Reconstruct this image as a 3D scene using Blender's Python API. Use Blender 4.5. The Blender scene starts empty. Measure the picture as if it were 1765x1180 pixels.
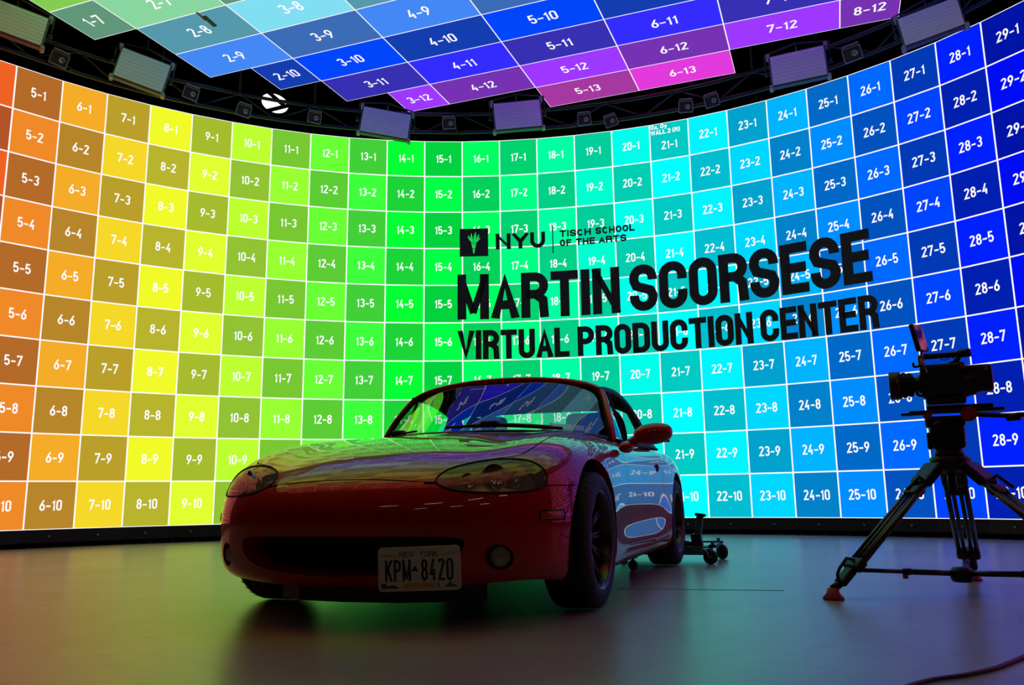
import bpy, bmesh, math, random
from math import sin, cos, pi, radians, sqrt, atan2, tan
from mathutils import Vector, Matrix
from mathutils.bvhtree import BVHTree

# ------------------------------------------------------------------ camera, world, light, exposure
scene = bpy.context.scene
COL = scene.collection
CAM_H = 0.468
FPX, PITCH, ROLL = 1444.87, 10.3812, -0.77369
cam_data = bpy.data.cameras.new('camera')
cam_data.sensor_fit = 'HORIZONTAL'
cam_data.sensor_width = 36.0
cam_data.lens = 36.0 * FPX / 1765.0
cam_data.clip_start = 0.05
cam_data.clip_end = 100
camera = bpy.data.objects.new('camera', cam_data)
COL.objects.link(camera)
camera.matrix_world = (Matrix.Translation((0, 0, CAM_H)) @ Matrix.Rotation(radians(90 + PITCH), 4, 'X')
                       @ Matrix.Rotation(radians(ROLL), 4, 'Z'))
scene.camera = camera
scene.view_settings.view_transform = 'Standard'
scene.view_settings.look = 'None'
scene.view_settings.gamma = 1.0
scene.view_settings.exposure = 0.0
world = bpy.data.worlds.new('world')
scene.world = world
world.use_nodes = True
world.node_tree.nodes['Background'].inputs[0].default_value = (0.9, 0.85, 0.8, 1)
world.node_tree.nodes['Background'].inputs[1].default_value = 0.004
SCREEN = 1.0          # brightness of the video surfaces
try:
    scene.cycles.use_denoising = True
    scene.cycles.max_bounces = 8
    scene.cycles.transparent_max_bounces = 16
except Exception:
    pass

# ------------------------------------------------------------------ helpers
def s2l(c):
    c = c / 255.0
    return c / 12.92 if c <= 0.04045 else ((c + 0.055) / 1.055) ** 2.4

def rgb(r, g, b):
    return (s2l(r), s2l(g), s2l(b), 1.0)

def mat(name, color, rough=0.5, metal=0.0, coat=0.0, coat_rough=0.03, noise=0.0, scale=20.0, bump=0.0, spec=None, rvar=0.0):
    m = bpy.data.materials.new(name)
    m.use_nodes = True
    nt = m.node_tree
    b = nt.nodes['Principled BSDF']
    b.inputs['Base Color'].default_value = color
    b.inputs['Roughness'].default_value = rough
    b.inputs['Metallic'].default_value = metal
    b.inputs['Coat Weight'].default_value = coat
    b.inputs['Coat Roughness'].default_value = coat_rough
    if spec is not None:
        b.inputs['Specular IOR Level'].default_value = spec
    if noise or bump or rvar:
        tc = nt.nodes.new('ShaderNodeTexCoord')
        n = nt.nodes.new('ShaderNodeTexNoise')
        n.inputs['Scale'].default_value = scale
        n.inputs['Detail'].default_value = 4
        nt.links.new(tc.outputs['Object'], n.inputs['Vector'])
        if noise:
            mx = nt.nodes.new('ShaderNodeMix')
            mx.data_type = 'RGBA'
            mx.inputs[6].default_value = tuple(c * (1 - noise) for c in color[:3]) + (1,)
            mx.inputs[7].default_value = tuple(min(1, c * (1 + noise)) for c in color[:3]) + (1,)
            nt.links.new(n.outputs['Fac'], mx.inputs[0])
            nt.links.new(mx.outputs[2], b.inputs['Base Color'])
        if rvar:
            mr = nt.nodes.new('ShaderNodeMapRange')
            mr.inputs[3].default_value = max(0, rough - rvar)
            mr.inputs[4].default_value = rough + rvar
            nt.links.new(n.outputs['Fac'], mr.inputs[0])
            nt.links.new(mr.outputs[0], b.inputs['Roughness'])
        if bump:
            bp = nt.nodes.new('ShaderNodeBump')
            bp.inputs['Strength'].default_value = bump
            bp.inputs['Distance'].default_value = 0.01
            nt.links.new(n.outputs['Fac'], bp.inputs['Height'])
            nt.links.new(bp.outputs[0], b.inputs['Normal'])
    return m

def emit_mat(name, color, strength=1.0, sample=True):
    m = bpy.data.materials.new(name)
    m.use_nodes = True
    nt = m.node_tree
    nt.nodes.clear()
    e = nt.nodes.new('ShaderNodeEmission')
    e.inputs[0].default_value = color
    e.inputs[1].default_value = strength
    o = nt.nodes.new('ShaderNodeOutputMaterial')
    nt.links.new(e.outputs[0], o.inputs[0])
    if not sample:
        m.cycles.emission_sampling = 'NONE'
    return m

def glass_mat(name, tint, ior=1.5, rough=0.0, reflect=1.0, haze=None):
    m = bpy.data.materials.new(name)
    m.use_nodes = True
    nt = m.node_tree
    nt.nodes.clear()
    t = nt.nodes.new('ShaderNodeBsdfTransparent'); t.inputs[0].default_value = tint
    g = nt.nodes.new('ShaderNodeBsdfGlossy'); g.inputs['Roughness'].default_value = rough
    g.inputs[0].default_value = (reflect, reflect, reflect, 1)
    f = nt.nodes.new('ShaderNodeFresnel')
    ge = nt.nodes.new('ShaderNodeNewGeometry'); mr0 = nt.nodes.new('ShaderNodeMapRange')   # same sheet seen from either side
    mr0.inputs[3].default_value = ior; mr0.inputs[4].default_value = 1 / ior
    nt.links.new(ge.outputs['Backfacing'], mr0.inputs[0]); nt.links.new(mr0.outputs[0], f.inputs[0])
    x = nt.nodes.new('ShaderNodeMixShader')
    o = nt.nodes.new('ShaderNodeOutputMaterial')
    nt.links.new(f.outputs[0], x.inputs[0]); nt.links.new(t.outputs[0], x.inputs[1])
    nt.links.new(g.outputs[0], x.inputs[2])
    if haze:      # weathered plastic: part of the light scatters in the surface
        d = nt.nodes.new('ShaderNodeBsdfDiffuse'); d.inputs[0].default_value = haze
        x2 = nt.nodes.new('ShaderNodeMixShader'); n = nt.nodes.new('ShaderNodeTexNoise'); n.inputs['Scale'].default_value = 12
        mr = nt.nodes.new('ShaderNodeMapRange'); mr.inputs[3].default_value = .08; mr.inputs[4].default_value = .3
        nt.links.new(n.outputs['Fac'], mr.inputs[0]); nt.links.new(mr.outputs[0], x2.inputs[0])
        nt.links.new(x.outputs[0], x2.inputs[1]); nt.links.new(d.outputs[0], x2.inputs[2]); nt.links.new(x2.outputs[0], o.inputs[0])
    else:
        nt.links.new(x.outputs[0], o.inputs[0])
    return m

def tag(o, label=None, cat=None, group=None, kind=None):
    if label: o['label'] = label
    if cat: o['category'] = cat
    if group: o['group'] = group
    if kind: o['kind'] = kind
    return o

def empty(name, loc=(0, 0, 0), rz=0.0, label=None, cat=None, group=None, kind=None):
    o = bpy.data.objects.new(name, None)
    o.empty_display_size = 0.1
    o.location = loc
    o.rotation_euler = (0, 0, rz)
    COL.objects.link(o)
    return tag(o, label, cat, group, kind)

class MB:
    """collects shapes, then links them as ONE mesh object"""
    def __init__(self):
        self.v = []; self.f = []; self.s = []; self.mi = []; self.cur = 0
        self.X = Matrix.Identity(4)
    def add(self, vs, fs, smooth=False):
        n = len(self.v)
        self.v += [tuple(self.X @ Vector(p)) for p in vs]
        self.f += [tuple(i + n for i in f) for f in fs]
        self.s += [smooth] * len(fs)
        self.mi += [self.cur] * len(fs)
    def box(self, c, s, rot=None, taper=None):
        hx, hy, hz = s[0] / 2, s[1] / 2, s[2] / 2
        vs = [Vector((x * hx, y * hy, z * hz)) for z in (-1, 1) for y in (-1, 1) for x in (-1, 1)]
        if taper:
            for p in vs:
                if p.z > 0: p.x *= taper[0]; p.y *= taper[1]
        if rot is not None:
            R = rot if isinstance(rot, Matrix) else Matrix.Rotation(rot, 3, 'Z')
            vs = [R @ p for p in vs]
        vs = [p + Vector(c) for p in vs]
        self.add(vs, [(0, 2, 3, 1), (4, 5, 7, 6), (0, 1, 5, 4), (2, 6, 7, 3), (0, 4, 6, 2), (1, 3, 7, 5)])
    def bbox(self, c, s, b=0.01, rot=None):
        """box with bevelled edges (chamfered in all three axes)"""
        hx, hy, hz = s[0] / 2, s[1] / 2, s[2] / 2
        b = min(b, hx * .9, hy * .9, hz * .9)
        R = None
        if rot is not None:
            R = rot if isinstance(rot, Matrix) else Matrix.Rotation(rot, 3, 'Z')
        bm = bmesh.new()
        bmesh.ops.create_cube(bm, size=1)
        for v in bm.verts:
            v.co = Vector((v.co.x * 2 * hx, v.co.y * 2 * hy, v.co.z * 2 * hz))
        bmesh.ops.bevel(bm, geom=bm.edges[:], offset=b, segments=2, affect='EDGES', profile=.5)
        vs = [v.co.copy() for v in bm.verts]
        bm.verts.index_update()
        fs = [tuple(v.index for v in f.verts) for f in bm.faces]
        bm.free()
        if R is not None: vs = [R @ p for p in vs]
        self.add([p + Vector(c) for p in vs], fs)
    def tube(self, pts, r, n=10, caps=True, smooth=True, closed=False, flat=1.0):
        pts = [Vector(p) for p in pts]
        m = len(pts)
        rs = r if isinstance(r, (list, tuple)) else [r] * m
        up = None; vs = []; fs = []
        for i, p in enumerate(pts):
            if closed: d = pts[(i + 1) % m] - pts[i - 1]
            else: d = pts[min(i + 1, m - 1)] - pts[max(i - 1, 0)]
            d.normalize()
            if up is None:
                up = Vector((0, 0, 1)) if abs(d.z) < .9 else Vector((1, 0, 0))
            a = d.cross(up); a.normalize(); up = a.cross(d)
            for k in range(n):
                t = 2 * pi * k / n
                vs.append(p + a * cos(t) * rs[i] + up * sin(t) * rs[i] * flat)
        for i in range(m if closed else m - 1):
            j = (i + 1) % m
            for k in range(n):
                l = (k + 1) % n
                fs.append((i * n + k, i * n + l, j * n + l, j * n + k))
        self.add(vs, fs, smooth)
        if caps and not closed:
            self.add(vs[:n], [tuple(range(n))]); self.add(vs[-n:], [tuple(reversed(range(n)))])
    def cyl(self, a, b, r, r2=None, n=20, smooth=True):
        self.tube([a, b], [r, r if r2 is None else r2], n, True, smooth)
    def lathe(self, prof, c=(0, 0, 0), axis=(0, 0, 1), n=40, smooth=True, close=False):
        ax = Vector(axis).normalized()
        u = ax.cross(Vector((0, 0, 1)) if abs(ax.z) < .9 else Vector((1, 0, 0))).normalized()
        w = ax.cross(u)
        vs = []
        for (r, h) in prof:
            for k in range(n):
                t = 2 * pi * k / n
                vs.append(Vector(c) + ax * h + (u * cos(t) + w * sin(t)) * r)
        fs = []
        m = len(prof)
        for i in range(m if close else m - 1):
            j = (i + 1) % m
            for k in range(n):
                l = (k + 1) % n
                fs.append((i * n + k, i * n + l, j * n + l, j * n + k))
        self.add(vs, fs, smooth)
    def sphere(self, c, r, n=16, m=10, sc=(1, 1, 1)):
        prof = []
        vs = []
        for i in range(m + 1):
            a = pi * i / m
            for k in range(n):
                t = 2 * pi * k / n
                vs.append(Vector(c) + Vector((sin(a) * cos(t) * r * sc[0], sin(a) * sin(t) * r * sc[1], -cos(a) * r * sc[2])))
        fs = [(i * n + k, i * n + (k + 1) % n, (i + 1) * n + (k + 1) % n, (i + 1) * n + k) for i in range(m) for k in range(n)]
        self.add(vs, fs, True)
    def prism(self, poly, d0, d1, fn):
        """poly 2D outline (ccw), fn(u, v, d) -> point"""
        n = len(poly)
        vs = [fn(u, v, d0) for u, v in poly] + [fn(u, v, d1) for u, v in poly]
        fs = [tuple(reversed(range(n))), tuple(range(n, 2 * n))] + [(i, (i + 1) % n, n + (i + 1) % n, n + i) for i in range(n)]
        self.add(vs, fs)
    def build(self, name, mats, parent=None, bevel=0):
        me = bpy.data.meshes.new(name)
        me.from_pydata(self.v, [], self.f)
        if not isinstance(mats, (list, tuple)): mats = [mats]
        for m in mats: me.materials.append(m)
        me.polygons.foreach_set('use_smooth', self.s)
        me.polygons.foreach_set('material_index', self.mi)
        me.update()
        bm = bmesh.new(); bm.from_mesh(me)
        bmesh.ops.remove_doubles(bm, verts=bm.verts, dist=1e-6)
        bmesh.ops.recalc_face_normals(bm, faces=bm.faces)
        bm.to_mesh(me); bm.free()
        o = bpy.data.objects.new(name, me)
        COL.objects.link(o)
        if parent: o.parent = parent
        if bevel:
            b = o.modifiers.new('bevel', 'BEVEL'); b.width = bevel; b.segments = 2
            b.limit_method = 'ANGLE'
        return o

def copy_tree(o, parent=None):
    c = o.copy(); COL.objects.link(c)
    if parent is not None: c.parent = parent
    for ch in list(o.children):
        copy_tree(ch, c)
    return c

def pixel_ray(px, py):
    X = (px - 882.5) / FPX; Y = (590 - py) / FPX
    r = radians(ROLL); X, Y = X * cos(r) - Y * sin(r), X * sin(r) + Y * cos(r)
    p = radians(PITCH)
    return Vector((X, cos(p) - Y * sin(p), sin(p) + Y * cos(p)))

def at(px, py, dist):
    """the point seen at a pixel of the photograph, at a horizontal distance"""
    d = pixel_ray(px, py)
    return Vector((0, 0, CAM_H)) + d * (dist / sqrt(d.x ** 2 + d.y ** 2))

# ------------------------------------------------------------------ stroke lettering
def arc(cx, cy, rx, ry, a0, a1, n=8):
    return [(cx + rx * cos(radians(a0 + (a1 - a0) * i / n)), cy + ry * sin(radians(a0 + (a1 - a0) * i / n))) for i in range(n + 1)]

def glyph(ch, W, H, serif=False):
    """centre-line strokes of a character in the box 0..W x 0..H; returns (strokes, width)"""
    r = W / 2
    q = min(r, H / 4)
    if ch == 'O' and W > H * .7: return [arc(r, H / 2, r, H / 2, 90, 450, 24)], W
    if ch == '0' or ch == 'O':
        return [arc(r, H - r, r, r, 90, 180) + arc(r, r, r, r, 180, 360, 14) + arc(r, H - r, r, r, 0, 90)], W
    if ch == '1':
        return [[(0, H * .74), (W * .42, H), (W * .42, 0)]], W * .46
    if ch == '2':
        return [arc(r, H - r, r, r, 170, -25, 12) + [(0, 0), (W, 0)]], W
    if ch == '3':
        h = H * .54
        return [arc(r, H - q, r, q, 160, -90, 10)[:0] + arc(r, H - (H - h) / 2, r, (H - h) / 2, 160, -80, 12) + [(r * .9, h)],
                [(r * .9, h)] + arc(r, h / 2, r, h / 2, 80, -160, 12)], W
    if ch == '4':
        return [[(W * .62, H), (0, H * .28), (W * 1.05, H * .28)], [(W * .78, H * .52), (W * .78, 0)]], W * 1.05
    if ch == '5':
        h = H * .6
        return [[(W * .95, H), (W * .06, H), (0, H * .5)] + arc(r, h / 2, r, h / 2, 130, -160, 14)], W
    if ch == '6':
        h = H * .58
        return [[(W * .72, H), (W * .06, h * .75)] + arc(r, h / 2, r, h / 2, 160, 520, 20)], W
    if ch == '9':
        h = H * .58
        return [[(W * .28, 0), (W * .94, H - h * .75)] + arc(r, H - h / 2, r, h / 2, -20, 340, 20)], W
    if ch == '7':
        return [[(0, H * .86), (0, H), (W, H), (W * .32, 0)]], W
    if ch == '8':
        h = H * .54
        return [arc(r, h / 2, r, h / 2, 90, 450, 20), arc(r, h + (H - h) / 2, r * .9, (H - h) / 2, -90, 270, 20)], W
    if ch == '-':
        return [[(-W * .22, H * .40), (W * .98, H * .40)]], W * .76
    if ch == 'A':
        return [[(0, 0), (W * .5, H), (W, 0)], [(W * .17, H * .26), (W * .83, H * .26)]], W
    if ch == 'B':
        return [[(0, 0), (0, H), (r, H)] + arc(W - q, H - q, q * .9, q, 80, -80, 6) + [(W * .45, H / 2), (0, H / 2)],
                [(0, 0), (r, 0)] + arc(W - q, q, q, q, -80, 80, 6) + [(W * .45, H / 2)]], W
    if ch == 'C':
        if W > H * .7: return [arc(r, H / 2, r, H / 2, 42, 318, 20)], W
        return [[(W, H * .64)] + arc(r, H - r, r, r, 0, 180, 12) + arc(r, r, r, r, 180, 360, 12) + [(W, H * .36)]], W
    if ch == 'D':
        return [[(0, 0), (0, H), (W * .4, H)] + arc(W - r, H - r, r, r, 85, 0, 6) + arc(W - r, r, r, r, 0, -80, 6) + [(W * .4, 0), (0, 0), (0, H * .1)]], W
    if ch == 'E':
        return [[(W * .9, H), (0, H), (0, 0), (W * .9, 0)], [(0, H * .51), (W * .8, H * .51)]], W * .9
    if ch == 'F':
        return [[(W * .9, H), (0, H), (0, 0)], [(0, H * .5), (W * .75, H * .5)]], W * .88
    if ch == 'H':
        return [[(0, 0), (0, H)], [(W, 0), (W, H)], [(0, H * .5), (W, H * .5)]], W
    if ch == 'I':
        return [[(0, 0), (0, H)]], 0.0001
    if ch == 'K':
        return [[(0, 0), (0, H)], [(W, H), (0, H * .38)], [(W * .34, H * .58), (W, 0)]], W
    if ch == 'L':
        return [[(0, H), (0, 0), (W * .85, 0)]], W * .85
    if ch == 'M':
        return [[(0, 0), (0, H)], [(0, H), (W * .62, H * .05)], [(W * .62, H * .05), (W * 1.24, H)], [(W * 1.24, H), (W * 1.24, 0)]], W * 1.24
    if ch == 'N':
        return [[(0, 0), (0, H)], [(0, H), (W, 0)], [(W, 0), (W, H)]], W
    if ch == 'P':
        h = H * .52; k = h / 2
        k2 = min(k, W * .6)
        return [[(0, 0), (0, H), (W - k2, H)] + arc(W - k2, H - k2, k2, k2, 85, 0, 5) + arc(W - k2, H - h + k2, k2, k2, 0, -85, 5) + [(W - k2, H - h), (0, H - h)]], W
    if ch == 'R':
        h = H * .48
        k2 = min(h / 2, W * .6)
        return [[(0, 0), (0, H), (W - k2, H)] + arc(W - k2, H - k2, k2, k2, 85, 0, 5) + arc(W - k2, H - h + k2, k2, k2, 0, -85, 5) + [(W - k2, H - h), (0, H - h)],
                [(W * .55, H - h), (W * .95, H * .36), (W, 0)]], W
    if ch == 'S':
        h = H * .5; k = min(r, h / 2)
        return [[(W, H * .70)] + arc(r, H - k, r, k, 0, 180, 10) + [(0, H - h * .62), (W * .12, H * .55), (W * .88, H * .42), (W, h * .58)] + arc(r, k, r, k, 0, -180, 10) + [(0, H * .30)]], W
    if ch == 'T':
        return [[(0, H), (W, H)], [(W / 2, H), (W / 2, 0)]], W
    if ch == 'U':
        return [[(0, H)] + arc(r, r, r, r, 180, 360, 14) + [(W, H)]], W
    if ch == 'V':
        return [[(0, H), (W / 2, 0), (W, H)]], W
    if ch == 'W':
        return [[(0, H), (W * .36, 0), (W * .72, H), (W * 1.08, 0), (W * 1.44, H)]], W * 1.44
    if ch == 'Y':
        return [[(0, H), (W / 2, H * .42), (W, H)], [(W / 2, H * .42), (W / 2, 0)]], W
    if ch == 'x':
        return [[(0, 0), (W * .8, H * .7)], [(0, H * .7), (W * .8, 0)]], W * .8
    if ch == 'y':
        return [[(0, H * .7), (W * .42, 0)], [(W * .84, H * .7), (W * .3, -H * .3), (0, -H * .3)]], W * .84
    if ch == ',':
        return [[(0, 0.02 * H), (-W * .12, -H * .2)]], W * .1
    if ch == '(':
        return [arc(W * .55, H / 2, W * .5, H * .62, 120, 240, 8)], W * .35
    if ch == ')':
        return [arc(-W * .2, H / 2, W * .5, H * .62, 60, -60, 8)], W * .35
    return [], W * .6

def offset_poly(pts, t):
    """quads of a stroked polyline with mitred joins"""
    P = [Vector(p) for p in pts]
    Q = [P[0]]
    for p in P[1:]:
        if (p - Q[-1]).length > 1e-6: Q.append(p)
    P = Q
    L = []; R = []
    n = len(P)
    closed = n > 3 and (P[0] - P[-1]).length < 1e-5
    for i in range(n):
        if closed and i in (0, n - 1):
            d0 = (P[-1] - P[-2]).normalized(); d1 = (P[1] - P[0]).normalized()
        else:
            d0 = (P[i] - P[i - 1]).normalized() if i else (P[1] - P[0]).normalized()
            d1 = (P[i + 1] - P[i]).normalized() if i < n - 1 else d0
        d = d0 + d1
        if d.length < 1e-4: d = d1.copy()
        d.normalize()
        nn = Vector((-d.y, d.x))
        c = max(0.42, nn.dot(Vector((-d1.y, d1.x))))
        L.append(P[i] + nn * (t / 2 / c)); R.append(P[i] - nn * (t / 2 / c))
    return L, R

def text_layout(s, w, h, t, gap, space=None, wtab=None):
    """list of (char, strokes) with strokes shifted; w,h outer glyph box, t stroke"""
    x = 0; out = []
    for ch in s:
        if ch == ' ':
            x += (space if space is not None else w * .45); continue
        ww = (w if wtab is None else w * wtab.get(ch, 1.0)) - t
        st, gw = glyph(ch, ww, h - t)
        st2 = []
        for l in st:
            l = list(l)
            for e0, e1 in ((0, 1), (-1, -2)):
                if len(l) < 2: continue
                p, q = Vector(l[e0]), Vector(l[e1])
                d = p - q
                if d.length < 1e-6: continue
                d.normalize()
                edge = p.y < 1e-4 or p.y > h - t - 1e-4
                if (edge and abs(d.y) > .5) or (ch in 'EFTL27' and abs(d.y) < .05 and (p.x > ww * .3 or ch == 'T')):
                    k = t / 2 / max(abs(d.y), .5) if abs(d.y) > .5 else t / 2
                    l[e0] = tuple(p + d * k)
            st2.append(l)
        st = st2
        out.append((ch, [[(x + t / 2 + px, t / 2 + py) for px, py in l] for l in st]))
        x += gw + t + gap
    return out, x - gap

def strokes_mesh(mb, strokes, t, fn, depth=None, clip=None):
    """fn(u, v, d) -> point; flat strips when depth is None, else solid strokes"""
    for l in strokes:
        L, R = offset_poly(l, t)
        if clip is not None:
            for S in (L, R):
                for p in S: p.y = min(max(p.y, clip[0]), clip[1])
        n = len(L)
        if depth is None:
            vs = [fn(p.x, p.y, 0) for p in L] + [fn(p.x, p.y, 0) for p in R]
            mb.add(vs, [(i, i + 1, n + i + 1, n + i) for i in range(n - 1)])
        else:
            vs = [fn(p.x, p.y, d) for d in (0, depth) for S in (L, R) for p in S]
            fs = []
            for i in range(n - 1):
                fs += [(i, i + 1, n + i + 1, n + i), (2 * n + i, 3 * n + i, 3 * n + i + 1, 2 * n + i + 1),
                       (i, 2 * n + i, 2 * n + i + 1, i + 1), (n + i, n + i + 1, 3 * n + i + 1, 3 * n + i)]
            fs += [(0, n, 3 * n, 2 * n), (n - 1, 3 * n - 1, 4 * n - 1, 2 * n - 1)][:1] + [(n - 1, 3 * n - 1, 4 * n - 1, 2 * n - 1)]
            mb.add(vs, fs)

# ------------------------------------------------------------------ materials
M = {}
M['black_metal'] = mat('black_metal', rgb(26, 26, 27), .45, .3, noise=.25, scale=30)
M['black_plastic'] = mat('black_plastic', rgb(22, 22, 23), .5, noise=.2, scale=60)
M['dark_wall'] = mat('dark_wall_paint', rgb(16, 16, 17), .9, noise=.2, scale=4)
M['silver'] = mat('brushed_silver', rgb(165, 165, 168), .35, .9, noise=.1, scale=50)
M['rig_tube'] = mat('rigging_tube', rgb(58, 58, 60), .4, .7, noise=.2, scale=12)
M['rubber'] = mat('tyre_rubber', rgb(26, 26, 27), .72, noise=.2, scale=40, bump=.15)
M['red_knob'] = mat('red_rubber', rgb(150, 25, 22), .5, noise=.12, scale=40)
M['sign_black'] = mat('sign_black', rgb(14, 15, 17), .6, noise=.1, scale=10)
M['white_line'] = emit_mat('screen_white', (1, 1, 1, 1), SCREEN, sample=False)

def screen_mat():
    m = bpy.data.materials.new('led_pixels')
    m.use_nodes = True
    nt = m.node_tree; nt.nodes.clear()
    a = nt.nodes.new('ShaderNodeAttribute'); a.attribute_name = 'pixel'
    e = nt.nodes.new('ShaderNodeEmission'); e.inputs[1].default_value = SCREEN
    o = nt.nodes.new('ShaderNodeOutputMaterial')
    nt.links.new(a.outputs['Color'], e.inputs[0]); nt.links.new(e.outputs[0], o.inputs[0])
    m.cycles.emission_sampling = 'FRONT'
    return m
M['screen'] = screen_mat()

# ------------------------------------------------------------------ the studio shell
def struct(name, mb, m):
    o = mb.build(name, m); o['kind'] = 'structure'; return o

def floor_mat():
    m = bpy.data.materials.new('studio_floor_paint')
    m.use_nodes = True
    nt = m.node_tree; b = nt.nodes['Principled BSDF']
    tc = nt.nodes.new('ShaderNodeTexCoord')
    n1 = nt.nodes.new('ShaderNodeTexNoise'); n1.inputs['Scale'].default_value = 1.3; n1.inputs['Detail'].default_value = 6
    n2 = nt.nodes.new('ShaderNodeTexNoise'); n2.inputs['Scale'].default_value = 60; n2.inputs['Detail'].default_value = 5
    n3 = nt.nodes.new('ShaderNodeTexNoise'); n3.inputs['Scale'].default_value = 9; n3.inputs['Detail'].default_value = 8
    mp = nt.nodes.new('ShaderNodeMapping'); mp.inputs['Scale'].default_value = (1, 3.5, 1)
    nt.links.new(tc.outputs['Object'], mp.inputs[0])
    for n in (n1, n2): nt.links.new(tc.outputs['Object'], n.inputs['Vector'])
    nt.links.new(mp.outputs[0], n3.inputs['Vector'])
    r = nt.nodes.new('ShaderNodeValToRGB')
    r.color_ramp.elements[0].position = .3; r.color_ramp.elements[0].color = rgb(138, 135, 130)
    r.color_ramp.elements[1].position = .7; r.color_ramp.elements[1].color = rgb(160, 157, 152)
    nt.links.new(n1.outputs['Fac'], r.inputs[0])
    # scuffs
    r2 = nt.nodes.new('ShaderNodeValToRGB')
    r2.color_ramp.elements[0].position = .60; r2.color_ramp.elements[0].color = (1, 1, 1, 1)
    r2.color_ramp.elements[1].position = .72; r2.color_ramp.elements[1].color = (.72, .72, .72, 1)
    nt.links.new(n3.outputs['Fac'], r2.inputs[0])
    mx = nt.nodes.new('ShaderNodeMix'); mx.data_type = 'RGBA'; mx.blend_type = 'MULTIPLY'; mx.inputs[0].default_value = .8
    nt.links.new(r.outputs[0], mx.inputs[6]); nt.links.new(r2.outputs[0], mx.inputs[7])
    nt.links.new(mx.outputs[2], b.inputs['Base Color'])
    mr = nt.nodes.new('ShaderNodeMapRange'); mr.inputs[3].default_value = .24; mr.inputs[4].default_value = .36
    nt.links.new(n3.outputs['Fac'], mr.inputs[0]); nt.links.new(mr.outputs[0], b.inputs['Roughness'])
    bp = nt.nodes.new('ShaderNodeBump'); bp.inputs['Strength'].default_value = .12; bp.inputs['Distance'].default_value = .004
    nt.links.new(n2.outputs['Fac'], bp.inputs['Height']); nt.links.new(bp.outputs[0], b.inputs['Normal'])
    return m

f = MB(); f.box((0, 4.5, -.1), (26, 24, .2)); struct('floor', f, floor_mat())
c = MB(); c.box((0, 4.5, 7.6), (26, 24, .2)); struct('ceiling', c, M['dark_wall'])
for nm, cc, ss in (('wall_back', (0, 16.6, 3.75), (26, .2, 7.5)), ('wall_front', (0, -7.6, 3.75), (26, .2, 7.5)),
                   ('wall_left', (-13.1, 4.5, 3.75), (.2, 24, 7.5)), ('wall_right', (13.1, 4.5, 3.75), (.2, 24, 7.5))):
    w = MB(); w.box(cc, ss); struct(nm, w, M['dark_wall'])

# ------------------------------------------------------------------ curved LED wall
WZ0, CELL, ROWS = CAM_H - .28, .5, 10
XY = [[-5.396, 8.496], [-5.072, 8.846], [-4.719, 9.168], [-4.337, 9.464], [-3.931, 9.729], [-3.51, 9.961], [-3.067, 10.167], [-2.605, 10.339],
      [-2.126, 10.476], [-1.636, 10.573], [-1.139, 10.631], [-0.637, 10.654], [-0.134, 10.639], [0.367, 10.587], [0.865, 10.499], [1.348, 10.379],
      [1.824, 10.226], [2.285, 10.037], [2.728, 9.814], [3.147, 9.559], [3.539, 9.279], [3.911, 8.969], [4.255, 8.637], [4.576, 8.269], [4.851, 7.884]]
WALL = {5 + i: Vector(p) for i, p in enumerate(XY)}
a = radians(44.5)
p = WALL[5].copy()
for k in range(4, 0, -1):
    a += radians(3.4)
    p = p - Vector((cos(a), sin(a))) * .49
    WALL[k] = p.copy()
a = radians(-55.5); p = WALL[29].copy()
for k in range(30, 41):
    a -= radians(4.2)
    p = p + Vector((cos(a), sin(a))) * .495
    WALL[k] = p.copy()
K0, K1 = 1, 39
BRIGHT = {1: (230, 30, 60), 2: (235, 40, 40), 3: (238, 65, 32), 4: (240, 98, 35), 5: (240, 138, 40), 6: (245, 172, 40), 7: (246, 216, 40), 8: (242, 250, 42),
          9: (225, 255, 48), 10: (190, 255, 50), 11: (152, 255, 50), 12: (105, 255, 52), 13: (62, 255, 60), 14: (5, 255, 52), 15: (0, 255, 70),
          16: (0, 255, 98), 17: (0, 255, 132), 18: (0, 255, 165), 19: (0, 255, 208), 20: (0, 255, 235), 21: (0, 255, 255), 22: (0, 245, 255),
          23: (0, 215, 255), 24: (0, 180, 255), 25: (0, 142, 255), 26: (0, 105, 255), 27: (0, 68, 255), 28: (0, 32, 255), 29: (0, 12, 245),
          30: (30, 0, 245), 31: (70, 0, 245), 32: (110, 0, 245), 33: (150, 0, 245), 34: (190, 0, 240), 35: (230, 0, 230), 36: (250, 0, 190),
          37: (250, 0, 140), 38: (245, 0, 90), 39: (240, 10, 50)}
DARK = {1: (170, 40, 60), 2: (172, 50, 48), 3: (174, 66, 42), 4: (178, 84, 42), 5: (180, 106, 40), 6: (184, 134, 42), 7: (186, 160, 42), 8: (184, 180, 45),
        9: (166, 188, 46), 10: (146, 195, 50), 11: (120, 200, 50), 12: (92, 205, 52), 13: (66, 208, 56), 14: (28, 212, 56), 15: (2, 210, 62),
        16: (2, 210, 90), 17: (2, 210, 112), 18: (2, 208, 136), 19: (2, 206, 156), 20: (2, 206, 178), 21: (2, 202, 196), 22: (2, 190, 208),
        23: (2, 162, 206), 24: (2, 130, 202), 25: (2, 105, 200), 26: (2, 82, 190), 27: (2, 58, 182), 28: (2, 32, 176), 29: (2, 20, 166),
        30: (22, 14, 166), 31: (50, 12, 168), 32: (78, 10, 170), 33: (105, 10, 170), 34: (130, 10, 165), 35: (155, 10, 158), 36: (165, 10, 130),
        37: (168, 12, 100), 38: (168, 14, 70), 39: (165, 18, 48)}

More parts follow.
